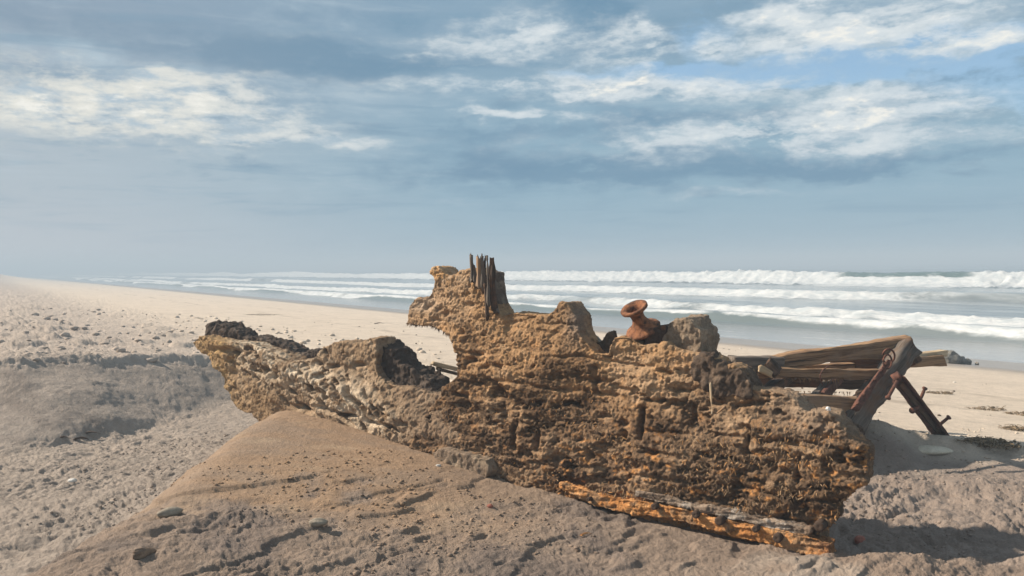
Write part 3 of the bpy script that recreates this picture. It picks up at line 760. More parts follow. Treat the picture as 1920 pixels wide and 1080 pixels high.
OUT_MAIN = [(845, 905), (790, 880), (775, 830), (790, 790), (812, 760), (826, 745), (828, 727), (840, 720), (857, 707), (862, 690), (860, 672), (858, 655), (857, 642), (847, 633), (836, 624), (823, 617), (807, 610), (792, 611),
            (776, 608), (762, 606), (764, 590), (767, 573), (775, 562), (783, 556), (795, 561), (805, 553), (812, 540), (817, 527), (814, 519), (806, 514), (808, 506),
            (814, 500), (825, 501), (830, 508), (834, 515), (847, 518), (857, 513), (863, 507), (880, 504), (893, 505), (902, 514), (907, 527), (913, 550), (927, 570), (942, 590),
            (953, 589), (960, 585), (980, 587), (1004, 589), (1027, 590), (1040, 583), (1048, 572), (1055, 567), (1065, 568), (1070, 577), (1083, 593), (1087, 617), (1093, 630), (1100, 640),
            (1110, 650), (1120, 662), (1142, 662), (1146, 647), (1152, 633), (1165, 630), (1180, 632), (1188, 637), (1200, 647), (1220, 645), (1233, 647), (1247, 640), (1260, 650),
            (1287, 660), (1313, 663), (1343, 673), (1352, 688), (1370, 683), (1390, 693), (1403, 713), (1412, 731), (1430, 730), (1467, 737), (1490, 748), (1500, 760), (1513, 773),
            (1533, 772), (1552, 773), (1567, 779), (1573, 790), (1583, 801), (1597, 820), (1612, 827), (1623, 834), (1628, 852), (1626, 878), (1628, 903), (1612, 911), (1600, 917), (1587, 933),
            (1567, 947), (1571, 962), (1563, 977), (1550, 985), (1536, 1003), (1536, 1022), (1545, 1045), (1540, 1100), (1400, 1075), (1250, 1050), (1050, 990), (930, 950)]
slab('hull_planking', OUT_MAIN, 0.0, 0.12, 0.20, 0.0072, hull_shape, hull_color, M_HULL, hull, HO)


_b = np.random.RandomState(77)
BOW_PITS = []
for _ in range(95):
    _x = _b.uniform(430, 760); _y = 672 + (_x - 500) * .50 + _b.normal(0, 30)
    BOW_PITS.append((_x, _y, _b.uniform(7, 17), _b.uniform(2.0, 4.2), _b.uniform(.03, .06), 50 + _b.normal(0, 10)))


def bow_shape(V, N, px, py, front, u, v):
    fr = np.clip(front, 0, 1)
    d = 0.035 * fbm3(V, 2.4, 3, 205) * (.3 + .7 * fr) + 0.018 * fbm3(V, 7, 4, 209, 0.55)
    # long slanting scallops worn by shipworm: image direction about 50 degrees down right
    a = math.radians(48); al = (px * math.cos(a) + py * math.sin(a)); ac = (-px * math.sin(a) + py * math.cos(a))
    sc = n2d(al / 24 + 2 * n2d(px / 60, py / 60, 3), ac / 8.5, 230)
    zone = np.exp(-((ac - (-70 + (al - 700) * -0.12)) / 95) ** 2)
    scal = ss(sc, 0.10, 0.65)
    wx = px + 7 * fbm3(V, 16, 3, 241); wy = py + 7 * fbm3(V, 16, 3, 242)
    d -= 0.8 * holes(wx, wy, BOW_PITS) * ss(front, 0, .5)
    d -= 0.022 * scal * fr * (0.45 + 0.55 * ss(fbm3(V, 3, 2, 236), -.4, .3))
    d += 0.014 * fbm3(V, 20, 4, 214, 0.6, True) + 0.008 * fbm3(V, 45, 3, 217, 0.6)
    d -= holes(px + 5 * n3d(V * 13, 52), py + 4 * n3d(V * 13, 53),
               [(662, 740, 5, 16, .07, -25), (680, 760, 6, 18, .07, -25), (625, 688, 9, 5, .05, 0), (795, 838, 9, 14, .13, 0), (620, 770, 28, 5, .06, 18), (560, 765, 24, 5, .05, 18),
                (645, 775, 18, 4, .06, 10), (670, 683, 9, 6, .05, 0), (430, 655, 24, 6, .05, 5), (600, 705, 8, 6, .04, 0), (700, 790, 14, 5, .05, 20), (735, 800, 20, 4, .05, 20),
                (440, 700, 12, 8, .04, 60), (520, 700, 10, 8, .04, 0)]) * ss(front, 0.0, 0.5) * 1.2
    # swelling ridge along the wale
    ex = HN[None, :] * (0.05 * np.exp(-((py - (700 + (px - 560) * .42)) / 30) ** 2))[:, None]
    return d, ex


def bow_color(V, N, px, py, front, u, v, disp):
    n = len(V); C = np.tile(np.array([0.35, 0.245, 0.155]), (n, 1))
    b_ = fbm3(V, 10, 4, 264, 0.6); c_ = fbm3(V, 26, 3, 268, 0.6); a_ = fbm3(V, 4, 3, 261)
    band = np.exp(-((py + 20 * a_ - (672 + (px - 500) * .52)) / 42) ** 2) * ss(px, 420, 450) * ss(px, 800, 700)
    C = cmix(C, band * 0.95 * ss(c_ + .8 * b_, -0.5, 0.15), (0.66, 0.555, 0.42))
    C = cmix(C, np.clip(holes(px + 7 * fbm3(V, 16, 3, 241) + 2, py + 7 * fbm3(V, 16, 3, 242) + 1, BOW_PITS) * 22, 0, 1) * 0.65, (0.20, 0.125, 0.07))
    C = cmix(C, ss(b_, 0.10, 0.45) * 0.5, (0.52, 0.41, 0.29))
    C = cmix(C, ss(b_, -0.10, -0.4) * 0.55, (0.15, 0.095, 0.055))
    C = cmix(C, ss(px + 30 * a_, 455, 405) * 0.6, (0.42, 0.265, 0.115))
    C = cmix(C, ss(c_, 0.12, 0.4) * ss(px, 500, 400) * 0.6, (0.62, 0.42, 0.18))
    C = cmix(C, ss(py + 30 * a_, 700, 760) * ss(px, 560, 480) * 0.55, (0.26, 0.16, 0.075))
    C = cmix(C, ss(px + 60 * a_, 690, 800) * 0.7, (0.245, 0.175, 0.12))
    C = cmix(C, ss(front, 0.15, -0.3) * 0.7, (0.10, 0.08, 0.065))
    return C * (1 + 0.25 * c_)[:, None]


OUT_BOW = [(850, 930), (790, 915), (650, 860), (500, 815), (470, 775), (455, 772), (440, 764), (432, 750), (430, 737), (420, 727), (419, 712), (412, 698), (402, 688), (395, 672), (380, 662), (370, 652), (366, 643),
           (374, 634), (386, 628), (400, 634), (412, 637), (430, 641), (446, 639), (472, 642), (495, 653), (516, 660), (537, 668), (558, 676), (584, 674), (597, 662), (605, 652), (625, 643), (646, 640),
           (668, 644), (683, 641), (693, 634), (704, 635), (706, 660), (704, 685), (708, 705), (722, 716), (738, 723), (760, 726), (782, 729), (803, 737), (831, 739), (860, 760), (880, 800), (875, 900)]
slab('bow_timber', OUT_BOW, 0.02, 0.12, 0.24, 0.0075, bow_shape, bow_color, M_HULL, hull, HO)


def rot_shape(amp=1.0, seed=300):
    def f(V, N, px, py, front, u, v):
        d = 0.05 * fbm3(V, 5, 4, seed, 0.6) + 0.03 * fbm3(V, 14, 4, seed + 5, 0.6, True) + 0.010 * fbm3(V, 40, 3, seed + 9, 0.6)
        fib = fbm3(np.stack([u * 22, v * 5, u * 0], 1), 1.0, 3, seed + 12, 0.6)
        return (d + 0.02 * fib) * amp, np.zeros_like(V)
    return f


def rot_color(c1, c2, c3, seed=320):
    def f(V, N, px, py, front, u, v, disp):
        C = np.tile(np.array(c1), (len(V), 1)); b_ = fbm3(V, 9, 4, seed, 0.6); c_ = fbm3(V, 24, 3, seed + 4, 0.6)
        C = cmix(C, ss(b_, 0.0, 0.35) * 0.8, c2); C = cmix(C, ss(c_, 0.10, 0.4) * 0.6, c3)
        return C * (1 + 0.3 * c_)[:, None]
    return f


DARKW = rot_color((0.075, 0.058, 0.048), (0.17, 0.135, 0.11), (0.055, 0.035, 0.025))
sl_ = slab('rotten_timber', [(392, 650), (386, 625), (384, 610), (392, 606), (400, 612), (408, 607), (421, 609), (428, 617), (441, 620), (452, 630), (480, 633), (505, 638), (530, 645), (547, 655), (560, 668),
                       (575, 658), (592, 656), (606, 664), (612, 690), (540, 690), (470, 665)], 0.22, 0.15, 0.22, 0.0095, rot_shape(0.8), DARKW, M_HULL, hull, HO)
sl_['label'] = 'blackened rotten timber along the top of the bow'
sl_ = slab('rotten_timber', [(690, 665), (700, 640), (712, 642), (722, 654), (733, 656), (741, 672), (752, 684), (770, 693), (790, 703), (805, 713), (811, 728), (806, 742), (770, 742), (700, 735)],
           0.09, 0.15, 0.26, 0.0095, rot_shape(0.8, 340), DARKW, M_HULL, hull, HO)
sl_['label'] = 'black rotten timber inside the notch'
sl_ = slab('timber_stump', [(1236, 668), (1240, 646), (1248, 624), (1254, 606), (1262, 598), (1278, 597), (1292, 595), (1300, 601), (1303, 612), (1313, 618), (1316, 640), (1313, 672)],
           0.16, 0.05, 0.30, 0.0085, rot_shape(0.55, 380), rot_color((0.26, 0.20, 0.145), (0.40, 0.31, 0.225), (0.13, 0.095, 0.065), 390), M_HULL, hull, HO)
sl_['label'] = 'squat grey timber stump behind the top edge'
sl_ = slab('splintered_timber', [(1085, 660), (1092, 625), (1104, 630), (1116, 640), (1128, 640), (1137, 622), (1142, 620), (1145, 632), (1144, 690), (1100, 690)],
           0.20, 0.05, 0.12, 0.007, rot_shape(0.35, 400), rot_color((0.09, 0.075, 0.062), (0.34, 0.30, 0.24), (0.05, 0.038, 0.03), 410), M_HULL, hull, HO)
sl_['label'] = 'dark splintered wood in the notch by the bollard'
sl_ = slab('rotten_timber', [(1205, 660), (1212, 632), (1226, 618), (1240, 609), (1250, 611), (1250, 630), (1262, 665)],
           0.17, 0.05, 0.16, 0.008, rot_shape(0.4, 420), rot_color((0.075, 0.052, 0.042), (0.16, 0.11, 0.085), (0.20, 0.09, 0.04), 430), M_HULL, hull, HO)
sl_['label'] = 'dark wood at the foot of the rusty bollard'
sl_ = slab('rotten_timber', [(1290, 700), (1300, 668), (1320, 664), (1342, 680), (1362, 692), (1385, 690), (1398, 702), (1408, 722), (1412, 745), (1340, 745)],
           -0.03, 0.12, 0.20, 0.0085, rot_shape(0.75, 440), rot_color((0.11, 0.08, 0.06), (0.22, 0.16, 0.115), (0.06, 0.04, 0.03), 450), M_HULL, hull, HO)
sl_['label'] = 'dark crumbling lump of wood on the top right edge'


def timber(name, A, B, w0, h0, mat, parent, origin, w1=None, h1=None, up=(0, 0, 1), seg=40, rough=0.006, seed=1, rough_end=0.03, rnd=0.25, bow=0.0, pointed=False, label=None):
    """weathered timber from A to B, w across, h along up; grain coordinates stored for the material"""
    A = np.array(A, float); B = np.array(B, float); w1 = w0 if w1 is None else w1; h1 = h0 if h1 is None else h1
    ax = B - A; Ln = np.linalg.norm(ax); ax = ax / Ln
    side = np.cross(ax, np.array(up, float)); side /= np.linalg.norm(side); upv = np.cross(side, ax)
    # rounded rectangle section
    k = 28; th = np.linspace(0, 2 * math.pi, k, endpoint=False) + math.pi / k
    ex = rnd
    cs = np.sign(np.cos(th)) * np.abs(np.cos(th)) ** ex; sn = np.sign(np.sin(th)) * np.abs(np.sin(th)) ** ex
    rows = np.linspace(0, 1, seg); V = []; G = []
    for t in rows:
        w = w0 + (w1 - w0) * t; h = h0 + (h1 - h0) * t
        if pointed: pe = 2.0 if pointed is True else pointed; w *= max(0.06, 1 - t ** (pe + .2)); h *= max(0.06, 1 - t ** pe)
        c_ = A + ax * Ln * t + upv * bow * math.sin(math.pi * t)
        V.append(c_ + side * (cs * w / 2)[:, None] + upv * (sn * h / 2)[:, None])
        G.append(np.stack([np.full(k, t * Ln), cs * w / 2, sn * h / 2], 1))
    V = np.array(V); G = np.array(G)
    flatG = G.reshape(-1, 3) + seed * 3.7
    q = flatG * np.array([4.0, 22, 22]); nz = fbm3(q, 1.0, 3, 500 + seed, 0.55); nz2 = fbm3(flatG, 7, 3, 520 + seed)
    ctr = V.mean(1, keepdims=True); rad = V - ctr
    rl = np.linalg.norm(rad, axis=2, keepdims=True) + 1e-6
    V = V + rad / rl * ((nz * rough * 1.5 + nz2 * rough * 1.6).reshape(V.shape[:2])[..., None])
    # ragged ends
    for e, sgn in ((0, -1), (-1, 1)):
        V[e] += ax * (rough_end * (n3d(G[e] * np.array([0, 26, 26]) + 9 + seed, 530 + seed)))[:, None]
        V[e + (1 if e == 0 else -1)] += 0
    nr = seg
    Vf = V.reshape(-1, 3); Q = grid_quads(nr, k, True)
    # caps with an inner ring
    Vs = [Vf]; Gs = [G.reshape(-1, 3)]; Qs = [Q]; base = len(Vf)
    for e, row in ((0, 0), (1, nr - 1)):
        ring = V[row]; cc = ring.mean(0); prev = np.arange(row * k, row * k + k)
        for sfac in (0.62, 0.25, 0.03):
            inner = cc + (ring - cc) * sfac
            gi = G[row] * np.array([1, sfac, sfac])
            inner = inner + ax * (rough_end * 0.9 * n3d(gi * np.array([0, 40, 40]) + seed + sfac * 5, 540))[:, None]
            Vs.append(inner); Gs.append(gi)
            idx = np.arange(base, base + k); base += k
            a_, b_ = prev, np.roll(prev, -1); c_, d_ = idx, np.roll(idx, -1)
            Qs.append(np.stack([a_, c_, d_, b_], 1) if e == 1 else np.stack([a_, b_, d_, c_], 1))
            prev = idx
    Vf = np.concatenate(Vs); Gf = np.concatenate(Gs); Qf = np.concatenate(Qs)
    me = mk_mesh(name, Vf - np.array(origin), Qf[:, ::-1])
    a = me.attributes.new('grain', 'FLOAT_VECTOR', 'POINT'); a.data.foreach_set('vector', (Gf + seed * 1.37).astype(np.float32).ravel())
    bm = bmesh.new(); bm.from_mesh(me); bmesh.ops.recalc_face_normals(bm, faces=bm.faces); bm.to_mesh(me); bm.free()
    o = obj(name, me, mat, parent)
    if label: o['label'] = label
    return o


def lathe(name, A, axis, prof, mat, parent, origin, k=40, rough=0.002, seed=1, label=None):
    """prof: list of (distance along axis, radius)"""
    A = np.array(A, float); ax = np.array(axis, float); ax /= np.linalg.norm(ax)
    s_ = np.cross(ax, [0.3, 0.2, 1]) if abs(ax[2]) < 0.9 else np.cross(ax, [1, 0, 0]); s_ /= np.linalg.norm(s_); t_ = np.cross(ax, s_)
    th = np.linspace(0, 2 * math.pi, k, endpoint=False)
    V = []
    for d, r in prof:
        V.append(A + ax * d + (np.cos(th)[:, None] * s_ + np.sin(th)[:, None] * t_) * max(r, 1e-4))
    V = np.array(V); Vf = V.reshape(-1, 3)
    c_ = V.mean(1, keepdims=True); rad = (V - c_).reshape(-1, 3); rad /= (np.linalg.norm(rad, axis=1, keepdims=True) + 1e-6)
    Vf = Vf + rad * (rough * 1.6 * fbm3(Vf, 28, 3, 600 + seed, 0.6))[:, None] + ax * (rough * 1.2 * fbm3(Vf, 22, 3, 610 + seed))[:, None]
    me = mk_mesh(name, Vf - np.array(origin), grid_quads(len(prof), k, True))
    bm = bmesh.new(); bm.from_mesh(me); bmesh.ops.remove_doubles(bm, verts=bm.verts, dist=0.0004); bmesh.ops.recalc_face_normals(bm, faces=bm.faces); bm.to_mesh(me); bm.free()
    me.polygons.foreach_set('use_smooth', np.ones(len(me.polygons), bool))
    o = obj(name, me, mat, parent)
    if label: o['label'] = label
    return o


def bolt(name, A, B, r, mat, parent, origin, seed=1, headr=1.7):
    A = np.array(A, float); B = np.array(B, float); L_ = np.linalg.norm(B - A)
    h = headr * r
    prof = [(0, 0), (0, r), (L_ * .5, r * 1.05), (L_ - h * .9, r), (L_ - h * .85, h * .9), (L_ - h * .5, h), (L_ - h * .15, h * .92), (L_, h * .55), (L_ + 0.001, 0)]
    return lathe(name, A, B - A, prof, mat, parent, origin, 18, 0.003, seed)


# split post standing at the top of the hull
def PH(px, py, off=0.0):
    return P(px, py, hull_Y(px) + off + 0.12)


def post_shape(V, N, px, py, front, u, v):
    g1 = fbm3(np.stack([u * 26 + .6 * n3d(V * 4, 71), V[:, 1] * 20, v * 2.2], 1), 1.0, 4, 480, 0.6)
    d = 0.034 * g1 + 0.012 * fbm3(V, 24, 4, 486, 0.6)
    return d * (0.4 + 0.6 * np.clip(front, 0, 1)), np.zeros_like(V)


OUT_POST = [(884, 560), (880, 520), (884, 508), (895, 505), (905, 502), (915, 508), (926, 512), (928, 525), (930, 550), (937, 575), (947, 598), (938, 625), (892, 625)]
post = slab('split_post', OUT_POST, 0.07, 0.12, 0.13, 0.005, post_shape, rot_color((0.13, 0.10, 0.08), (0.27, 0.22, 0.17), (0.06, 0.045, 0.035), 490), M_HULL, hull, HO)
post['label'] = 'tall grey splintered post at the highest point'
SH = [((884, 530), (883, 486), 9, .03, 3), ((890, 530), (888, 497), 8, .05, 0), ((897, 540), (896, 484), 9, .02, 2), ((903, 540), (904, 480), 11, .05, 3), ((909, 545), (909, 486), 9, .07, 1),
      ((915, 560), (913, 477), 7, .00, 0), ((919, 550), (918, 502), 8, .06, 1), ((926, 580), (923, 485), 8, .03, 1), ((931, 590), (928, 512), 8, .05, 3), ((912, 590), (909, 530), 8, -.02, 1)]
for i, (a_, b_, wpx, off, mi) in enumerate(SH):
    sz = wpx * 6.3 / F
    timber('post_shard', PH(a_[0], a_[1], off - .03), PH(b_[0], b_[1], off), sz * 1.1, sz * 1.45, (M_WOODG, M_WOODD, M_WOOD, M_WOODG)[mi], post, HO, up=(0.5, -0.8, 0), seg=44, rough=0.012, seed=20 + i, rough_end=0.075, rnd=0.45, w1=sz * .55, h1=sz * .75)

# orange lower strake with treenails
strake_pts = [(1048, 908, 10), (1110, 936, 26), (1170, 948, 24), (1235, 957, 26), (1300, 972, 26), (1367, 989, 27), (1433, 1004, 34), (1500, 1018, 36), (1556, 1034, 26)]


def ribbon(name, pts, thick, mat, parent, origin, off, seed=0, seg=130, k=20):
    xs = [p[0] for p in pts]; V = []; G = []
    th = np.linspace(0, 2 * math.pi, k, endpoint=False) + math.pi / k
    cs = np.sign(np.cos(th)) * np.abs(np.cos(th)) ** .3; sn = np.sign(np.sin(th)) * np.abs(np.sin(th)) ** .3
    for px in np.linspace(xs[0], xs[-1], seg):
        py = np.interp(px, xs, [p[1] for p in pts]); hp = np.interp(px, xs, [p[2] for p in pts])
        Y0 = hull_Y(px) + off; c_ = P(px, py, Y0); h = hp * Y0 / F
        V.append(c_ + HN * (cs * thick / 2)[:, None] + np.array([0, 0, 1]) * (sn * h / 2)[:, None])
        G.append(np.stack([np.full(k, (px - xs[0]) / 300.0), cs * thick / 2, sn * h / 2], 1))
    V = np.array(V); G = np.array(G); Vf = V.reshape(-1, 3); gf = G.reshape(-1, 3)
    nz = fbm3(gf * np.array([5, 26, 26]), 1, 4, 700 + seed, 0.6)
    Vf = Vf + HN * (0.030 * nz + 0.03 * fbm3(Vf, 7, 4, 709, 0.6))[:, None] + np.array([0, 0, 1]) * (0.030 * fbm3(Vf, 9, 4, 705 + seed, 0.6))[:, None]
    me = mk_mesh(name, Vf - origin, grid_quads(seg, k, True))
    bm = bmesh.new(); bm.from_mesh(me); bm.verts.ensure_lookup_table()
    a = me.attributes.new('grain', 'FLOAT_VECTOR', 'POINT'); a.data.foreach_set('vector', gf.astype(np.float32).ravel())
    bm.free()
    return obj(name, me, mat, parent)


def band(pts):
    return [(p[0], p[1] - p[2] / 2) for p in pts] + [(p[0] - 2, p[1] + p[2] / 2) for p in pts[::-1]]


def strake_shape(V, N, px, py, front, u, v):
    ng = v + 0.115 * u
    gr = fbm3(np.stack([u * 3.0, ng * 42, V[:, 1] * 10], 1), 1.0, 4, 720, 0.62)
    d = 0.020 * gr + 0.024 * fbm3(V, 6, 4, 724, 0.6) + 0.012 * fbm3(V, 22, 4, 728, 0.66, True)
    return d, np.zeros_like(V)


def strake_color(c1, c2, c3, seed):
    def f(V, N, px, py, front, u, v, disp):
        ng = v + 0.115 * u; gr = fbm3(np.stack([u * 3.0, ng * 60, V[:, 1] * 10], 1), 1.0, 4, seed, 0.62); b_ = fbm3(V, 9, 4, seed + 4, 0.6); q_ = fbm3(V, 22, 4, seed + 9, 0.65)
        C = np.tile(np.array(c1), (len(V), 1)); C = cmix(C, ss(gr, -0.1, 0.3) * 0.8, c2); C = cmix(C, ss(b_ + .5 * q_, 0.02, 0.25) * 0.9, c3)
        C = cmix(C, ss(q_, 0.15, 0.35) * .7, (0.07, 0.045, 0.03)); C = cmix(C, ss(px, 1500, 1560) * .6, (0.22, 0.10, 0.05))
        return C * (1 + 0.35 * gr)[:, None]
    return f


strake = slab('lower_strake', band(strake_pts), -0.085, 0.0, 0.13, 0.006, strake_shape, strake_color((0.50, 0.23, 0.08), (0.70, 0.38, 0.16), (0.40, 0.25, 0.14), 740), M_HULL, hull, HO)
strake['label'] = 'bare orange plank along the foot of the hull'
lip = slab('ledge_plank', band([(1190, 925, 14), (1267, 943, 15), (1367, 966, 15), (1433, 982, 15), (1520, 1001, 18)]), -0.075, 0.0, 0.11, 0.006, strake_shape,
           strake_color((0.24, 0.18, 0.135), (0.33, 0.26, 0.20), (0.40, 0.35, 0.30), 760), M_HULL, hull, HO)
lip['label'] = 'grey ledge plank just above the orange plank'
for i, (px, py, rp) in enumerate([(1102, 937, 5), (1225, 951, 7), (1302, 966, 8), (1347, 978, 10), (1415, 993, 8), (1456, 1010, 10), (1535, 988, 12)]):
    Y0 = hull_Y(px) - 0.125 + (0.03 if px > 1530 else 0); c_ = P(px, py, Y0); r = rp * .85 * Y0 / F
    lathe('treenail', c_ - HN * 0.08, HN, [(0, 0), (0, r), (0.072, r), (0.076, r * .9), (0.075, r * .4), (0.072, 0)], M_WOODD, hull, HO, 16, 0.003, i)
for m_ in (): pass

# mooring bollard (rusty hourglass)
bt = P(1185, 574, 5.62); bb = P(1206, 617, 5.62)
ax_ = bt - bb; ax_ = ax_ / np.linalg.norm(ax_); ax_ = ax_ + np.array([0, -0.34, 0]); ax_ /= np.linalg.norm(ax_)
K = 5.62 / F
prof = [(-4, 12), (-4, 28), (-3, 33), (0, 34), (3, 32), (5, 26), (9, 20), (17, 15), (24, 12.5), (31, 12.5), (37, 15), (41, 20), (43, 24), (44, 26), (48, 26.5), (50, 25), (50, 20), (47, 15.5), (42, 12), (36, 9.5), (24, 8), (15, 0)]
bol = lathe('bollard', bb, ax_, [(a_ * K, b_ * K) for a_, b_ in prof], M_RUST, hull, HO, 72, 0.0022, 3, 'orange rusty hourglass shaped bollard tilting to the left')
lathe('stem', bb - ax_ * 0.14, ax_, [(0, 0), (0, .045), (.06, .048), (.13, .050), (.20, .04), (.2, 0)], M_RUSTD, bol, HO, 24, 0.006, 5)

# torn wood fibres over the lower hull and under the overhang
def slivers(name, n, area, mat, parent, origin, colours, lmin, lmax, hang=0.5, seed=5, yoff=-0.02, width=0.006, edge=None):
    rng = np.random.RandomState(seed); V = []; Q = []; C = []; vb = 0
    hullobj = bpy.data.objects['hull_planking'].data
    for _ in range(n):
        if edge is not None:
            k_ = rng.randint(len(edge) - 1); f_ = rng.rand()
            px = edge[k_][0] * (1 - f_) + edge[k_ + 1][0] * f_; py = edge[k_][1] * (1 - f_) + edge[k_ + 1][1] * f_ - 3
        else:
            px = rng.uniform(area[0], area[2]); py = rng.uniform(area[1], area[3])
            if n2d(np.array([px / 45.0]), np.array([py / 28.0]), 8)[0] < -0.05: continue
        Y0 = hull_Y(px) + yoff + rng.uniform(-0.03, 0.02)
        q0 = P(px, py, Y0); q0 = P(px, py, Y0 + 0.12 * q0[2])
        L_ = rng.uniform(lmin, lmax)
        d = np.array([rng.normal(0, .55), rng.normal(0, .2), -hang + rng.normal(0, .45)]) + HN * rng.uniform(0.1, 0.7); d /= np.linalg.norm(d)
        sd_ = np.cross(d, HN); sd_ /= (np.linalg.norm(sd_) + 1e-9); w = width * rng.uniform(.5, 1.6)
        cv = rng.normal(0, 0.25, 3)
        pts = [q0, q0 + d * L_ * .5 + cv * L_ * .15, q0 + d * L_ + cv * L_ * .5]
        for j, pp in enumerate(pts):
            ww = w * (1, .8, .12)[j]
            V += [pp - sd_ * ww, pp + HN * ww * .7, pp + sd_ * ww]
        for j in range(2):
            a_ = vb + j * 3
            Q += [(a_, a_ + 1, a_ + 4, a_ + 3), (a_ + 1, a_ + 2, a_ + 5, a_ + 4), (a_ + 2, a_, a_ + 3, a_ + 5)]
        col = np.array(colours[rng.randint(len(colours))]) * rng.uniform(.7, 1.2)
        C += [col] * 9; vb += 9
    me = mk_mesh(name, np.array(V) - origin, np.array(Q), False); put_attr(me, 'col', np.array(C))
    o = obj(name, me, mat, parent); tag(o, kind='stuff'); return o


M_FIB = mat_vcol('wood_fibre', 0.9, 40, 0.002, 0.4, 0.2)
ORC = [(0.50, 0.26, 0.10), (0.40, 0.24, 0.12), (0.30, 0.20, 0.12), (0.18, 0.12, 0.075), (0.52, 0.34, 0.18)]
BRC = [(0.26, 0.18, 0.11), (0.18, 0.12, 0.08), (0.34, 0.24, 0.15), (0.12, 0.08, 0.05)]
slivers('wood_fibres', 3200, (1020, 790, 1560, 960), M_FIB, hull, HO, ORC + BRC, 0.010, 0.042, 0.6, 5, -0.055, 0.0024)['label'] = 'torn orange and brown wood fibres on the lower hull'
slivers('wood_fibres', 1500, (830, 730, 1120, 900), M_FIB, hull, HO, BRC + ORC[:1], 0.008, 0.034, 0.6, 6, -0.035, 0.0022)['label'] = 'brown wood fibres on the middle of the hull'
slivers('hanging_fibres', 170, None, M_FIB, hull, HO, BRC, 0.010, 0.035, 1.2, 7, 0.08, 0.0035, edge=[(763, 608), (780, 611), (807, 612), (823, 619), (847, 635), (857, 645)])['label'] = 'short fibres hanging under the overhanging snout'
slivers('hanging_fibres', 90, None, M_FIB, hull, HO, ORC[:3], 0.012, 0.035, 1.0, 9, 0.0, 0.004, edge=[(1545, 990), (1563, 977), (1571, 962), (1567, 947), (1587, 933), (1600, 917), (1628, 903)])['label'] = 'torn fibres at the broken right end'
# long pale splinter at upper right of hull
timber('splinter', P(1332, 722, hull_Y(1332) - .03), P(1335, 778, hull_Y(1332) - .055),   .015, .012, M_WOODP, hull, HO, up=tuple(HN), seg=20, rough=.004, seed=44, rnd=.6, pointed=True, label='long pale splinter hanging on the hull face')
timber('splinter', P(1358, 764, hull_Y(1362) - .03), P(1343, 776, hull_Y(1340) - .04), .008, .008, M_WOOD, hull, HO, up=tuple(HN), seg=14, rough=.003, seed=45, rnd=.6, pointed=True)
timber('splinter', P(1350, 695, 5.35), P(1349, 660, 5.4), .055, .03, M_WOOD, hull, HO, up=(0, -1, 0), seg=20, rough=.006, seed=46, rnd=.6, pointed=True, label='pointed stub rising behind the top right edge')

# two pale broken boards and a log jutting out behind the notch
timber('board', P(900, 703, 7.3), P(811, 681, 7.0), .05, .040, M_WOODP, hull, HO, up=(0, -.1, 1), seg=30, rough=.004, seed=50, rnd=.2, pointed=False, rough_end=.05, label='pale upper board jutting out of the notch')
timber('board', P(900, 712, 7.35), P(823, 692, 7.1), .05, .030, M_WOODG, hull, HO, up=(0, -.1, 1), seg=30, rough=.004, seed=51, rnd=.2, rough_end=.05, label='grey lower board jutting out of the notch')
timber('stick', P(868, 702, 7.0), P(838, 730, 6.95), .035, .020, M_WOODO, hull, HO, up=(0, -1, 0.2), seg=20, rough=.004, seed=52, rnd=.6)
timber('log', P(795, 716, 7.0), P(862, 744, 6.9), .12, .10, M_WOOD, hull, HO, up=(0, 0, 1), seg=30, rough=.008, seed=53, rnd=.85, label='brown log lying across the notch')
# crumbled lump and pale root at foot of hull
sl_ = slab('root_lump', [(806, 850), (820, 842), (870, 850), (910, 862), (920, 885), (905, 905), (860, 895), (825, 880)], -0.13, 0.0, 0.14, 0.009, rot_shape(0.45, 460),
           rot_color((0.25, 0.19, 0.14), (0.36, 0.28, 0.20), (0.17, 0.12, 0.08), 470), M_HULL, hull, HO)
sl_['label'] = 'sand crusted wooden lump at the foot of the hull'

# ----------------------------------------------------------------- timber frame at the right
FO = np.array([3.2, 7.2, 0.15]); frame = empty('timber_frame', FO)
tag(frame, 'collapsed frame of dark weathered beams behind the right end of the wreck', 'wooden frame')


def T(name, a, b, w, h, mat, **k):
    return timber(name, P(*a), P(*b), w, h, mat, frame, FO, **k)


k7 = 7.3 / F
T('top_beam', (1452, 678, 7.25), (1704, 648, 7.45), .13, 24 * k7, M_WOOD, h1=36 * k7, seg=110, rough=.012, seed=61, rnd=.2, rough_end=.012, label='broad uppermost beam rising to the right')
T('beam_end', (1372, 683, 7.15), (1462, 682, 7.25), .16, 32 * k7, M_WOODG, h1=27 * k7, seg=40, rough=.008, seed=62, rnd=.15, label='short dark beam end at the left of the frame')
T('middle_rail', (1418, 697, 7.12), (1652, 703, 7.20), .12, 20 * k7, M_WOOD, seg=90, rough=.012, seed=63, rnd=.25, h1=20 * k7)
T('rear_rail', (1395, 713, 7.7), (1655, 721, 7.8), .10, 20 * k7, M_WOODD, seg=60, rough=.007, seed=64, rnd=.2)
T('front_rail', (1395, 745, 6.85), (1612, 759, 6.95), .14, 26 * k7, M_WOOD, seg=80, rough=.010, seed=65, rnd=.18)
T('cross_bar', (1612, 745, 6.98), (1640, 712, 7.6), .08, .09, M_WOODD, seg=30, rough=.006, seed=78, rnd=.2)
T('rear_board', (1462, 694, 7.5), (1600, 688, 7.6), .06, 16 * k7, M_WOOD, seg=40, rough=.008, seed=81, rnd=.2)
T('dark_plank', (1560, 688, 7.65), (1668, 676, 7.65), .05, 26 * k7, M_WOODD, seg=30, rough=.005, seed=66, rnd=.15)
T('cross_bar', (1432, 740, 6.95), (1486, 700, 7.7), .09, .10, M_WOODD, seg=30, rough=.006, seed=67, rnd=.2)
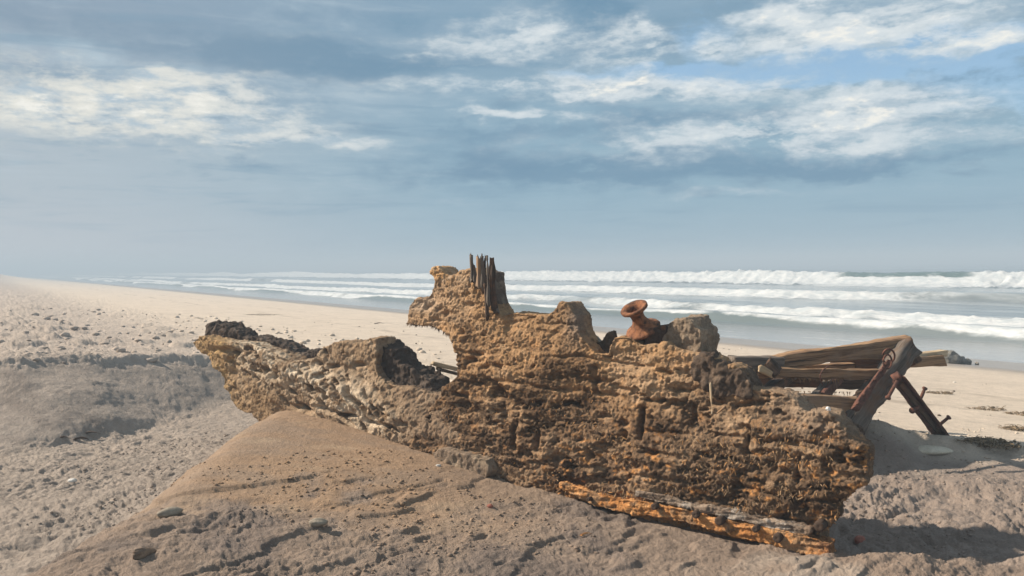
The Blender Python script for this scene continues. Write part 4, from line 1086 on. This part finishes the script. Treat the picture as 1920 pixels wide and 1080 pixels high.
T('cross_bar', (1528, 746, 6.95), (1568, 706, 7.7), .06, .10, M_WOODG, seg=30, rough=.006, seed=68, rnd=.2)
T('iron_cross_bar', (1543, 745, 6.93), (1578, 706, 7.65), .035, .10, M_RUSTR, seg=30, rough=.003, seed=69, rnd=.12, label='red rusty iron cross bar')
T('end_post', (1590, 800, 6.85), (1700, 654, 7.40), .20, .20, M_POST, h1=.24, seg=110, rough=.022, seed=70, rnd=.62, up=(0.3, -1, 0.5), rough_end=.02, label='thick grey post slanting up to the right')
T('post_cap', (1694, 650, 7.48), (1716, 682, 7.45), .14, .12, M_WOODD, seg=24, rough=.01, seed=71, rnd=.4, up=(0, -1, .3))
T('board_end', (1690, 672, 7.55), (1771, 661, 7.7), .09, 13 * k7, M_WOODP, h1=12 * k7, seg=30, rough=.005, seed=72, rnd=.2, rough_end=.05, label='upper pale board end poking out past the post')
T('board_end', (1690, 680, 7.5), (1764, 675, 7.65), .10, 18 * k7, M_WOOD, h1=22 * k7, seg=30, rough=.005, seed=73, rnd=.2, rough_end=.05, label='lower pale board end poking out past the post')
strap = T('iron_strap', (1602, 768, 6.72), (1668, 676, 7.08), .055, .035, M_RUSTR, seg=50, rough=.007, seed=74, rnd=.25, up=(0.3, -1, 0.4), label='rusty iron strap along the left edge of the post')
T('foot_plank', (1584, 796, 6.80), (1612, 768, 6.95), .12, .05, M_RUSTR, seg=20, rough=.004, seed=75, rnd=.2, up=(0.3, -1, .5))
for i, t_ in enumerate((.12, .3, .45, .62, .8, .93)):
    c_ = P(1602 + 66 * t_ - 2, 768 - 92 * t_, 6.72 + .36 * t_ - .03)
    o = lathe('rivet', c_, (0.05, -1, .3), [(-0.01, 0), (-.01, .018), (.008, .018), (.018, .011), (.02, 0)], M_RUSTD, frame, FO, 10, .002, i)
    o.parent = strap


def wire(name, pts, r, mat, parent, origin, k=8, seg=60, seed=0):
    pts = np.array(pts, float); n = len(pts)
    t = np.linspace(0, n - 1.001, seg); out = []
    for q in t:
        i = int(q); f_ = q - i; p0 = pts[max(i - 1, 0)]; p1 = pts[i]; p2 = pts[min(i + 1, n - 1)]; p3 = pts[min(i + 2, n - 1)]
        out.append(0.5 * (2 * p1 + (p2 - p0) * f_ + (2 * p0 - 5 * p1 + 4 * p2 - p3) * f_ ** 2 + (3 * p1 - p0 - 3 * p2 + p3) * f_ ** 3))
    out = np.array(out); tg = np.gradient(out, axis=0); tg /= np.linalg.norm(tg, axis=1, keepdims=True) + 1e-9
    a_ = np.cross(tg, [0.2, 0.9, 0.3]); a_ /= np.linalg.norm(a_, axis=1, keepdims=True) + 1e-9; b_ = np.cross(tg, a_)
    th = np.linspace(0, 2 * math.pi, k, endpoint=False)
    V = out[:, None, :] + r * (np.cos(th)[None, :, None] * a_[:, None, :] + np.sin(th)[None, :, None] * b_[:, None, :])
    me = mk_mesh(name, V.reshape(-1, 3) - origin, grid_quads(seg, k, True)); return obj(name, me, mat, parent)


ring = [P(1666 + 11 * math.cos(a_) + 3 * math.sin(a_), 668 + 13 * math.sin(a_) - 4 * math.cos(a_), 7.02 + .04 * math.sin(a_ * 1.0)) for a_ in np.linspace(-2.6, 3.2, 12)]
wire('wire_ring', ring, .0085, M_RUSTR, frame, FO, 8, 60)
ring = [P(1664 + 8 * math.cos(a_), 678 + 13 * math.sin(a_), 6.98) for a_ in np.linspace(-3.0, 3.0, 12)]
wire('wire_ring', ring, .008, M_RUSTR, frame, FO, 8, 50)
wire('rusty_wire', [P(1553, 687, 7.08), P(1543, 694, 7.03), P(1538, 704, 7.0), P(1540, 712, 7.02), P(1542, 722, 7.1)], .006, M_RUSTD, frame, FO, 8, 40)
timber('iron_spike', P(1428, 690, 7.05), P(1447, 698, 7.0), .02, .02, M_RUSTD, frame, FO, seg=12, rough=.004, seed=88, rnd=.8)
timber('broken_chunk', P(1424, 690, 7.02), P(1448, 704, 7.0), .06, .035, M_WOODP, frame, FO, seg=18, rough=.006, seed=89, rnd=.5, up=(0, -1, .2), label='pale torn chunk of wood at the beam joint')
timber('broken_chunk', P(1437, 680, 7.05), P(1457, 700, 7.02), .09, .06, M_WOODD, frame, FO, seg=18, rough=.02, seed=90, rnd=.6, up=(0, -1, .2), label='black rotten chunk of wood at the beam joint')

# dripping fibres below the rails
_rs = np.random.RandomState(3)
V = []; Q = []; C = []; vb = 0
for (x0, x1, yy, YY) in ((1470, 1580, 709, 7.10), (1410, 1650, 731, 7.78)):
    for _ in range(70):
        px = _rs.uniform(x0, x1); q0 = P(px, yy + (px - x0) * .02, YY); l_ = _rs.uniform(.01, .05) * (_rs.rand() ** 1.0 + .3); w = .0035
        for j, f_ in enumerate((0, .5, 1)):
            c_ = q0 + np.array([_rs.normal(0, .003), 0, -l_ * f_]); ww = w * (1, .8, .15)[j]
            V += [c_ + np.array([-ww, 0, 0]), c_ + np.array([0, -ww, 0]), c_ + np.array([ww, 0, 0])]
        for j in range(2):
            a_ = vb + j * 3; Q += [(a_, a_ + 1, a_ + 4, a_ + 3), (a_ + 1, a_ + 2, a_ + 5, a_ + 4), (a_ + 2, a_, a_ + 3, a_ + 5)]
        C += [np.array([.25, .15, .07]) * _rs.uniform(.4, 1.4)] * 9; vb += 9
me = mk_mesh('fibres', np.array(V) - FO, np.array(Q), False); put_attr(me, 'col', np.array(C)); tag(obj('hanging_fibres', me, M_FIB, frame), kind='stuff')

# leaning iron angle bar with bolts, resting against the post
IO = P(1766, 812, 7.35); IO = np.array(IO)
bar = empty('iron_bar', IO); tag(bar, 'dark rusty iron bar with bolts leaning against the slanting post', 'iron bar')
A_ = P(1682, 708, 6.80); B_ = P(1772, 826, 7.38)
axb = (B_ - A_) / np.linalg.norm(B_ - A_); sb = np.cross(axb, [0, -1, 0.1]); sb /= np.linalg.norm(sb)
sb = sb * (1 if sb[0] > 0 else -1)
timber('flange', A_ - sb * .018, B_ - sb * .018, .022, .085, M_RUSTD, bar, IO, seg=60, rough=.006, seed=91, rnd=.15, up=tuple(sb), rough_end=.015)
timber('flange', A_ + sb * .030 - np.array([0, .03, 0]), B_ + sb * .030 - np.array([0, .03, 0]), .075, .020, M_RUSTR if False else M_RUSTD, bar, IO, seg=60, rough=.005, seed=92, rnd=.15, up=tuple(sb), rough_end=.015)
timber('wood_remnant', A_ * .95 + B_ * .05 - sb * .015 - np.array([0, .022, 0]), A_ * .12 + B_ * .88 - sb * .015 - np.array([0, .022, 0]), .03, .045, M_WOODD, bar, IO, seg=50, rough=.008, seed=93, rnd=.5, up=tuple(sb))
lathe('cap_plate', P(1680, 706, 6.78), axb, [(-.012, 0), (-.012, .045), (.012, .05), (.012, 0)], M_RUSTR, bar, IO, 4, .002, 3)
bolt('bolt', P(1682, 714, 6.74), P(1664, 748, 6.70), .014, M_RUSTR, bar, IO, 1)
bolt('bolt', P(1724, 752, 7.0), P(1735, 726, 7.02), .014, M_RUSTD, bar, IO, 2)
bolt('bolt', P(1722, 762, 7.0), P(1709, 771, 6.93), .016, M_RUSTR, bar, IO, 3)
bolt('bolt', P(1756, 801, 7.2), P(1781, 781, 7.2), .014, M_RUSTD, bar, IO, 4)


# ----------------------------------------------------------------- stones, shells, scraps
def rock(name, x, y, size, mat, sink=0.3, seed=1, sub=3, rough=0.18, rot=0.0, tilt=0.0, z=None, angular=0.0):
    bm = bmesh.new(); bmesh.ops.create_icosphere(bm, subdivisions=sub, radius=1.0)
    V = np.array([v.co[:] for v in bm.verts])
    d = 1 + rough * fbm3(V, 1.3, 3, 800 + seed) * 1.6
    V = V * d[:, None]
    if angular:
        rr = np.random.RandomState(seed)
        for _ in range(7):
            n_ = rr.normal(size=3); n_ /= np.linalg.norm(n_); lim = 1 - angular * rr.uniform(.3, 1)
            dd = V @ n_; V = V - np.where(dd > lim, dd - lim, 0)[:, None] * n_
    V = V * np.array(size) / 2
    for v, c_ in zip(bm.verts, V): v.co = c_
    me = bpy.data.meshes.new(name); bm.to_mesh(me); bm.free()
    me.polygons.foreach_set('use_smooth', np.full(len(me.polygons), angular == 0))
    o = obj(name, me, mat)
    zz = gz(x, y) if z is None else z
    o.location = (x, y, zz + size[2] * (0.5 - sink)); o.rotation_euler = (tilt, 0.15 * tilt, rot)
    return o


def on_ground(px, py):
    """the spot of ground seen at this pixel"""
    v = _f + (px - 960) / F * _r - (py - 540) / F * _u
    Ys = np.concatenate([np.linspace(2.5, 14, 900), np.linspace(14, 80, 1200)])
    pts = CAM + v[None, :] * (Ys / v[1])[:, None]
    g_ = ground(pts[:, 0], pts[:, 1]); k_ = np.argmax(pts[:, 2] < g_)
    return pts[k_][0], pts[k_][1]


M_ST1 = mat_stone('brown_grey_stone', (0.20, 0.17, 0.13, 1), (0.30, 0.26, 0.20, 1))
M_ST2 = mat_stone('shore_rock', (0.07, 0.07, 0.06, 1), (0.16, 0.15, 0.13, 1))
M_ST3 = mat_stone('pale_stone', (0.42, 0.42, 0.40, 1), (0.60, 0.58, 0.54, 1))
M_RED = mat_stone('red_stone', (0.22, 0.07, 0.045, 1), (0.35, 0.12, 0.075, 1))
M_WHITE = mat_stone('white_shell', (0.78, 0.77, 0.74, 1), (0.88, 0.87, 0.84, 1), 0.5)
M_SLAB = mat_stone('cream_stone', (0.50, 0.45, 0.35, 1), (0.62, 0.56, 0.45, 1))


def stone(px, py, wpx, ratio, hr, mat, label, cat='stone', name='stone', rot=0.0, sink=.35, seed=1, rough=.18, angular=0, tilt=0, group=None):
    x, y = on_ground(px, py); w = wpx * y / F
    o = rock(name, x, y, (w, w * ratio, w * hr), mat, sink, seed, 3, rough, rot, tilt, None, angular)
    tag(o, label, cat, group); return o


stone(318, 966, 46, .45, .42, M_ST1, 'long rounded brown stone in the slumped hollow of the mound', rot=.5, sink=.25, seed=2)
stone(596, 986, 34, .55, .5, M_ST1, 'smooth oval grey stone on the mound beside a dark patch', rot=.15, sink=.2, seed=3)
stone(268, 1042, 50, .30, .42, M_WOODD if False else mat_stone('dark_driftwood', (0.13, 0.085, 0.055, 1), (0.25, 0.17, 0.11, 1)), 'dark brown chunk of driftwood half buried at the lower left', 'driftwood', 'driftwood_chunk', rot=.95, sink=.3, seed=4, rough=.4, angular=.3)
stone(136, 903, 17, .8, .5, M_ST3, 'small pale grey pebble on the hollow floor at the left', 'pebble', 'pebble', seed=5)
stone(211, 945, 7, .9, .8, M_ST2, 'tiny black pebble on the hollow floor at the left', 'pebble', 'pebble', seed=6)
stone(822, 874, 11, .5, .5, M_ST3, 'small cream pebble wedged at the foot of the hull', 'pebble', 'pebble', seed=7)
stone(1612, 1017, 24, .8, .7, M_RED, 'angular red brick coloured stone by the broken right end', rot=.4, seed=8, angular=.4)
stone(919, 951, 12, .8, .7, M_RED, 'small orange brown pebble on the middle of the mound', 'pebble', 'pebble', seed=9)
stone(1738, 842, 94, .55, .16, M_SLAB, 'flat cream stone half buried in front of the iron bar', rot=-.15, sink=.62, seed=10, rough=.10)
for i, (px, py, w, lab, ang) in enumerate([(1784, 670, 38, 'low dark shore rock next to the board ends', .3), (1799, 672, 28, 'rounded dark shore rock second from the board ends', .3), (1815, 678, 22, 'flat dark shore rock with a slanting top', .5), (1832, 681, 9, 'tiny reddish shore rock furthest right', .2)]):
    y = 21.0; q = P(px, py, y); x = q[0]
    o = rock('shore_rock', x, y, (w * y / F, w * y / F * .8, w * y / F * .8), M_ST2 if i < 3 else M_ST1, .25, 20 + i, 3, .25, .3 * i, 0, None, ang); tag(o, lab, 'rock', 'dark rocks at the edge of the water')
for px, py, w, seed, lab in ((1507, 766, 18, 31, 'larger white shell resting on the top right edge of the hull'), (1553, 768, 10, 32, 'small upright white shell on the top right edge of the hull')):
    y = hull_Y(px) + .10; q = P(px, py, y + .1 * 1)
    o = rock('white_shell', q[0], q[1], (w * y / F, w * y / F * .7, w * y / F * (0.8 if seed == 31 else 1.3)), M_WHITE, .5, seed, 3, .3, 0, 0, q[2], .3); tag(o, lab, 'shell')

# driftwood scraps in the hollow and on the beach
M_DRIFT = M_WOODD


def scrap(px, py, lpx, wpx, ang, label, mat=M_WOODD, seed=1, rise=.0, cat='driftwood'):
    x, y = on_ground(px, py); L_ = lpx * y / F; w = wpx * y / F
    d = np.array([math.cos(ang), math.sin(ang) * .6, 0]) * L_ / 2
    z = max(gz(x, y), 0.5 * (gz(x - d[0], y - d[1]) + gz(x + d[0], y + d[1])))
    o_ = np.array([x, y, z + w * .25])
    o = timber('driftwood_stick', o_ - d, o_ + d + np.array([0, 0, rise]), w, w * .6, mat, None, o_, seg=20, rough=w * .15, seed=seed, rnd=.6, pointed=True, bow=w * .6)
    o.location = tuple(o_); tag(o, label, cat); return o


scrap(172, 821, 34, 6, -.15, 'curved dark stick on the hollow floor at the left, rightmost of three', seed=101, rise=.0)
scrap(152, 827, 30, 7, .25, 'splintered dark stick on the hollow floor, middle of three', seed=102)
scrap(120, 824, 18, 5, .0, 'short dark stick on the hollow floor, leftmost of three', seed=103)
scrap(1100, 1004, 26, 5, .45, 'small orange brown wood chip on the sand below the hull', M_WOODO, 104)
scrap(712, 600 + 8, 18, 3, 0, 'dark stick lying on the sand under the snout', seed=105)


# seaweed and litter on the beach
def weed(name, x, y, rx, ry, h, n, label, col, seed):
    rng = np.random.RandomState(seed); V = []; Q = []; C = []; vb = 0; z0 = gz(x, y); O_ = np.array([x, y, z0])
    for _ in range(n):
        a_ = rng.uniform(0, 6.28); r_ = math.sqrt(rng.rand()); cx, cy = x + rx * r_ * math.cos(a_), y + ry * r_ * math.sin(a_)
        cz = z0 + rng.uniform(0, h) * (1 - r_); an = rng.uniform(0, 6.28); l_ = rng.uniform(.02, .07); w = rng.uniform(.002, .006)
        d = np.array([math.cos(an), math.sin(an), rng.uniform(-.3, .5)]); sd_ = np.array([-math.sin(an), math.cos(an), .2])
        for j in range(3):
            c_ = np.array([cx, cy, cz]) + d * l_ * (j / 2.) + np.array([0, 0, (0, .012, 0)[j]]); V += [c_ - sd_ * w, c_ + np.array([0, 0, w]), c_ + sd_ * w]
        for j in range(2):
            b_ = vb + 3 * j; Q += [(b_, b_ + 1, b_ + 4, b_ + 3), (b_ + 1, b_ + 2, b_ + 5, b_ + 4), (b_ + 2, b_, b_ + 3, b_ + 5)]
        C += [np.array(col) * rng.uniform(.5, 1.5)] * 9; vb += 9
    me = mk_mesh(name, np.array(V) - O_, np.array(Q), False); put_attr(me, 'col', np.array(C)); o = obj(name, me, M_FIB); o.location = tuple(O_); tag(o, label, 'seaweed') if i != 5 else tag(o, label, kind='stuff'); return o


for i, (px, py, rx, ry, h, n, lab) in enumerate([(1880, 838, .20, .10, .05, 230, 'tangled dark seaweed clump at the right edge of the sand'), (1835, 829, .18, .06, .03, 200, 'thin strip of brown seaweed left of the larger clump'),
                                                (1905, 806, .14, .12, .03, 160, 'sparse brown seaweed above the tangled clump'), (1850, 768, .22, .12, .02, 120, 'scattered seaweed bits on the pale sand'),
                                                (1917, 778, .2, .12, .03, 120, 'brown seaweed at the far right edge of the beach'),
                                                (480, 591, .9, .35, .05, 300, 'brown seaweed patch beyond the bow timber'), (1560 + 200, 738, .2, .1, .02, 150, 'seaweed crumbs behind the leaning iron bar')]):
    x, y = on_ground(px, py); weed('seaweed_clump', x, y, rx, ry, h, n, lab, (.16, .12, .075), 40 + i)

# many small clods, shell bits and twigs nobody would count
def debris(name, n, gen, mat, sizes, col, label, seed):
    rng = np.random.RandomState(seed)
    bm = bmesh.new(); bmesh.ops.create_icosphere(bm, subdivisions=1, radius=1.0)
    BV = np.array([v.co[:] for v in bm.verts]); BF = np.array([[v.index for v in f_.verts] for f_ in bm.faces]); bm.free()
    X, Y = gen(rng, n); Z = ground(X, Y); n = len(X)
    s_ = sizes[0] + (sizes[1] - sizes[0]) * rng.rand(n) ** 3
    sc = s_[:, None] * rng.uniform(.6, 1.3, (n, 3)) * np.array([1, 1, .65])
    an = rng.uniform(0, 6.28, n); J = 1 + rng.uniform(-.28, .28, (n, len(BV), 1))
    V = BV[None] * J * sc[:, None, :]
    Xr = V[..., 0] * np.cos(an)[:, None] - V[..., 1] * np.sin(an)[:, None]; Yr = V[..., 0] * np.sin(an)[:, None] + V[..., 1] * np.cos(an)[:, None]
    V = np.stack([Xr + X[:, None], Yr + Y[:, None], V[..., 2] + (Z + s_ * .12)[:, None]], -1).reshape(-1, 3)
    Fq = (BF[None] + (np.arange(n) * len(BV))[:, None, None]).reshape(-1, 3)
    me = mk_mesh(name, V, Fq, True)
    cc = (np.array(col)[rng.randint(0, len(col), n)] if col else ground(X, Y, True)[1].reshape(-1, 3) * .84) * rng.uniform(.75, 1.12, (n, 1)); put_attr(me, 'col', np.repeat(cc, len(BV), 0))
    o = obj(name, me, mat); tag(o, label, kind='stuff'); return o


def g_left(rng, n):
    a_ = rng.uniform(-.62, -.05, n); r_ = 5 + 25 * rng.rand(n) ** 1.5
    X, Y = r_ * np.sin(a_), r_ * np.cos(a_); d = poly_in_dist(X, Y, CREST); s_ = NX * X + NY * Y
    k_ = (d < 0.25) & (s_ < 7); return X[k_], Y[k_]


def g_dug(rng, n):
    a_ = rng.uniform(-.62, .62, n); r_ = 3.4 + 6 * rng.rand(n); X, Y = r_ * np.sin(a_), r_ * np.cos(a_)
    k_ = (((X - HX0) * .598 + (Y - HY0) * .801) < -.25) | (X > 2.3) | (X < -2.6); k_ &= (fbm2(X, Y, 1.3, 3, 5) > .02); return X[k_], Y[k_]


def g_beach(rng, n):
    a_ = rng.uniform(-.5, .62, n); r_ = 7 + 22 * rng.rand(n); X, Y = r_ * np.sin(a_), r_ * np.cos(a_); s_ = NX * X + NY * Y; d = poly_in_dist(X, Y, CREST)
    k_ = (s_ > 4) & (s_ < 18) & (d < 0.1) & (n2d(X * .6, Y * .6, 9) > -.3); return X[k_], Y[k_]


M_CLOD = mat_vcol('sand_clod', .95, 60, .006, .5, .1)
debris('sand_clods', 1500, g_left, M_CLOD, (.010, .085), None, 'small damp sand clods strewn over the upper beach', 1)
debris('sand_crumbs', 18000, g_dug, M_CLOD, (.003, .017), None, 'sand crumbs over the dug ground and mound', 2)
debris('beach_litter', 900, g_beach, M_CLOD, (.006, .035), [(.12, .09, .07), (.25, .2, .15), (.6, .56, .5), (.18, .14, .10)], 'dark twig and shell bits scattered on the pale beach', 3)

# ----------------------------------------------------------------- sea mist
bm = bmesh.new(); bmesh.ops.create_cube(bm, size=1.0)
me = bpy.data.meshes.new('haze'); bm.to_mesh(me); bm.free()
m = bpy.data.materials.new('sea_mist'); m.use_nodes = True; t = NT(m.node_tree); t.n.clear()
o_ = t.n.new('ShaderNodeOutputMaterial'); pv = t.n.new('ShaderNodeVolumePrincipled'); pv.inputs['Color'].default_value = (0.60, 0.74, 0.88, 1)
pv.inputs['Density'].default_value = 0.0052; pv.inputs['Anisotropy'].default_value = 0.0
t.l.new(pv.outputs[0], o_.inputs['Volume'])
hz = obj('haze', me, m); hz.scale = (8000, 8000, 11); hz.location = (0, 0, 1.1); tag(hz, 'thin pale sea mist over beach and water', kind='stuff')
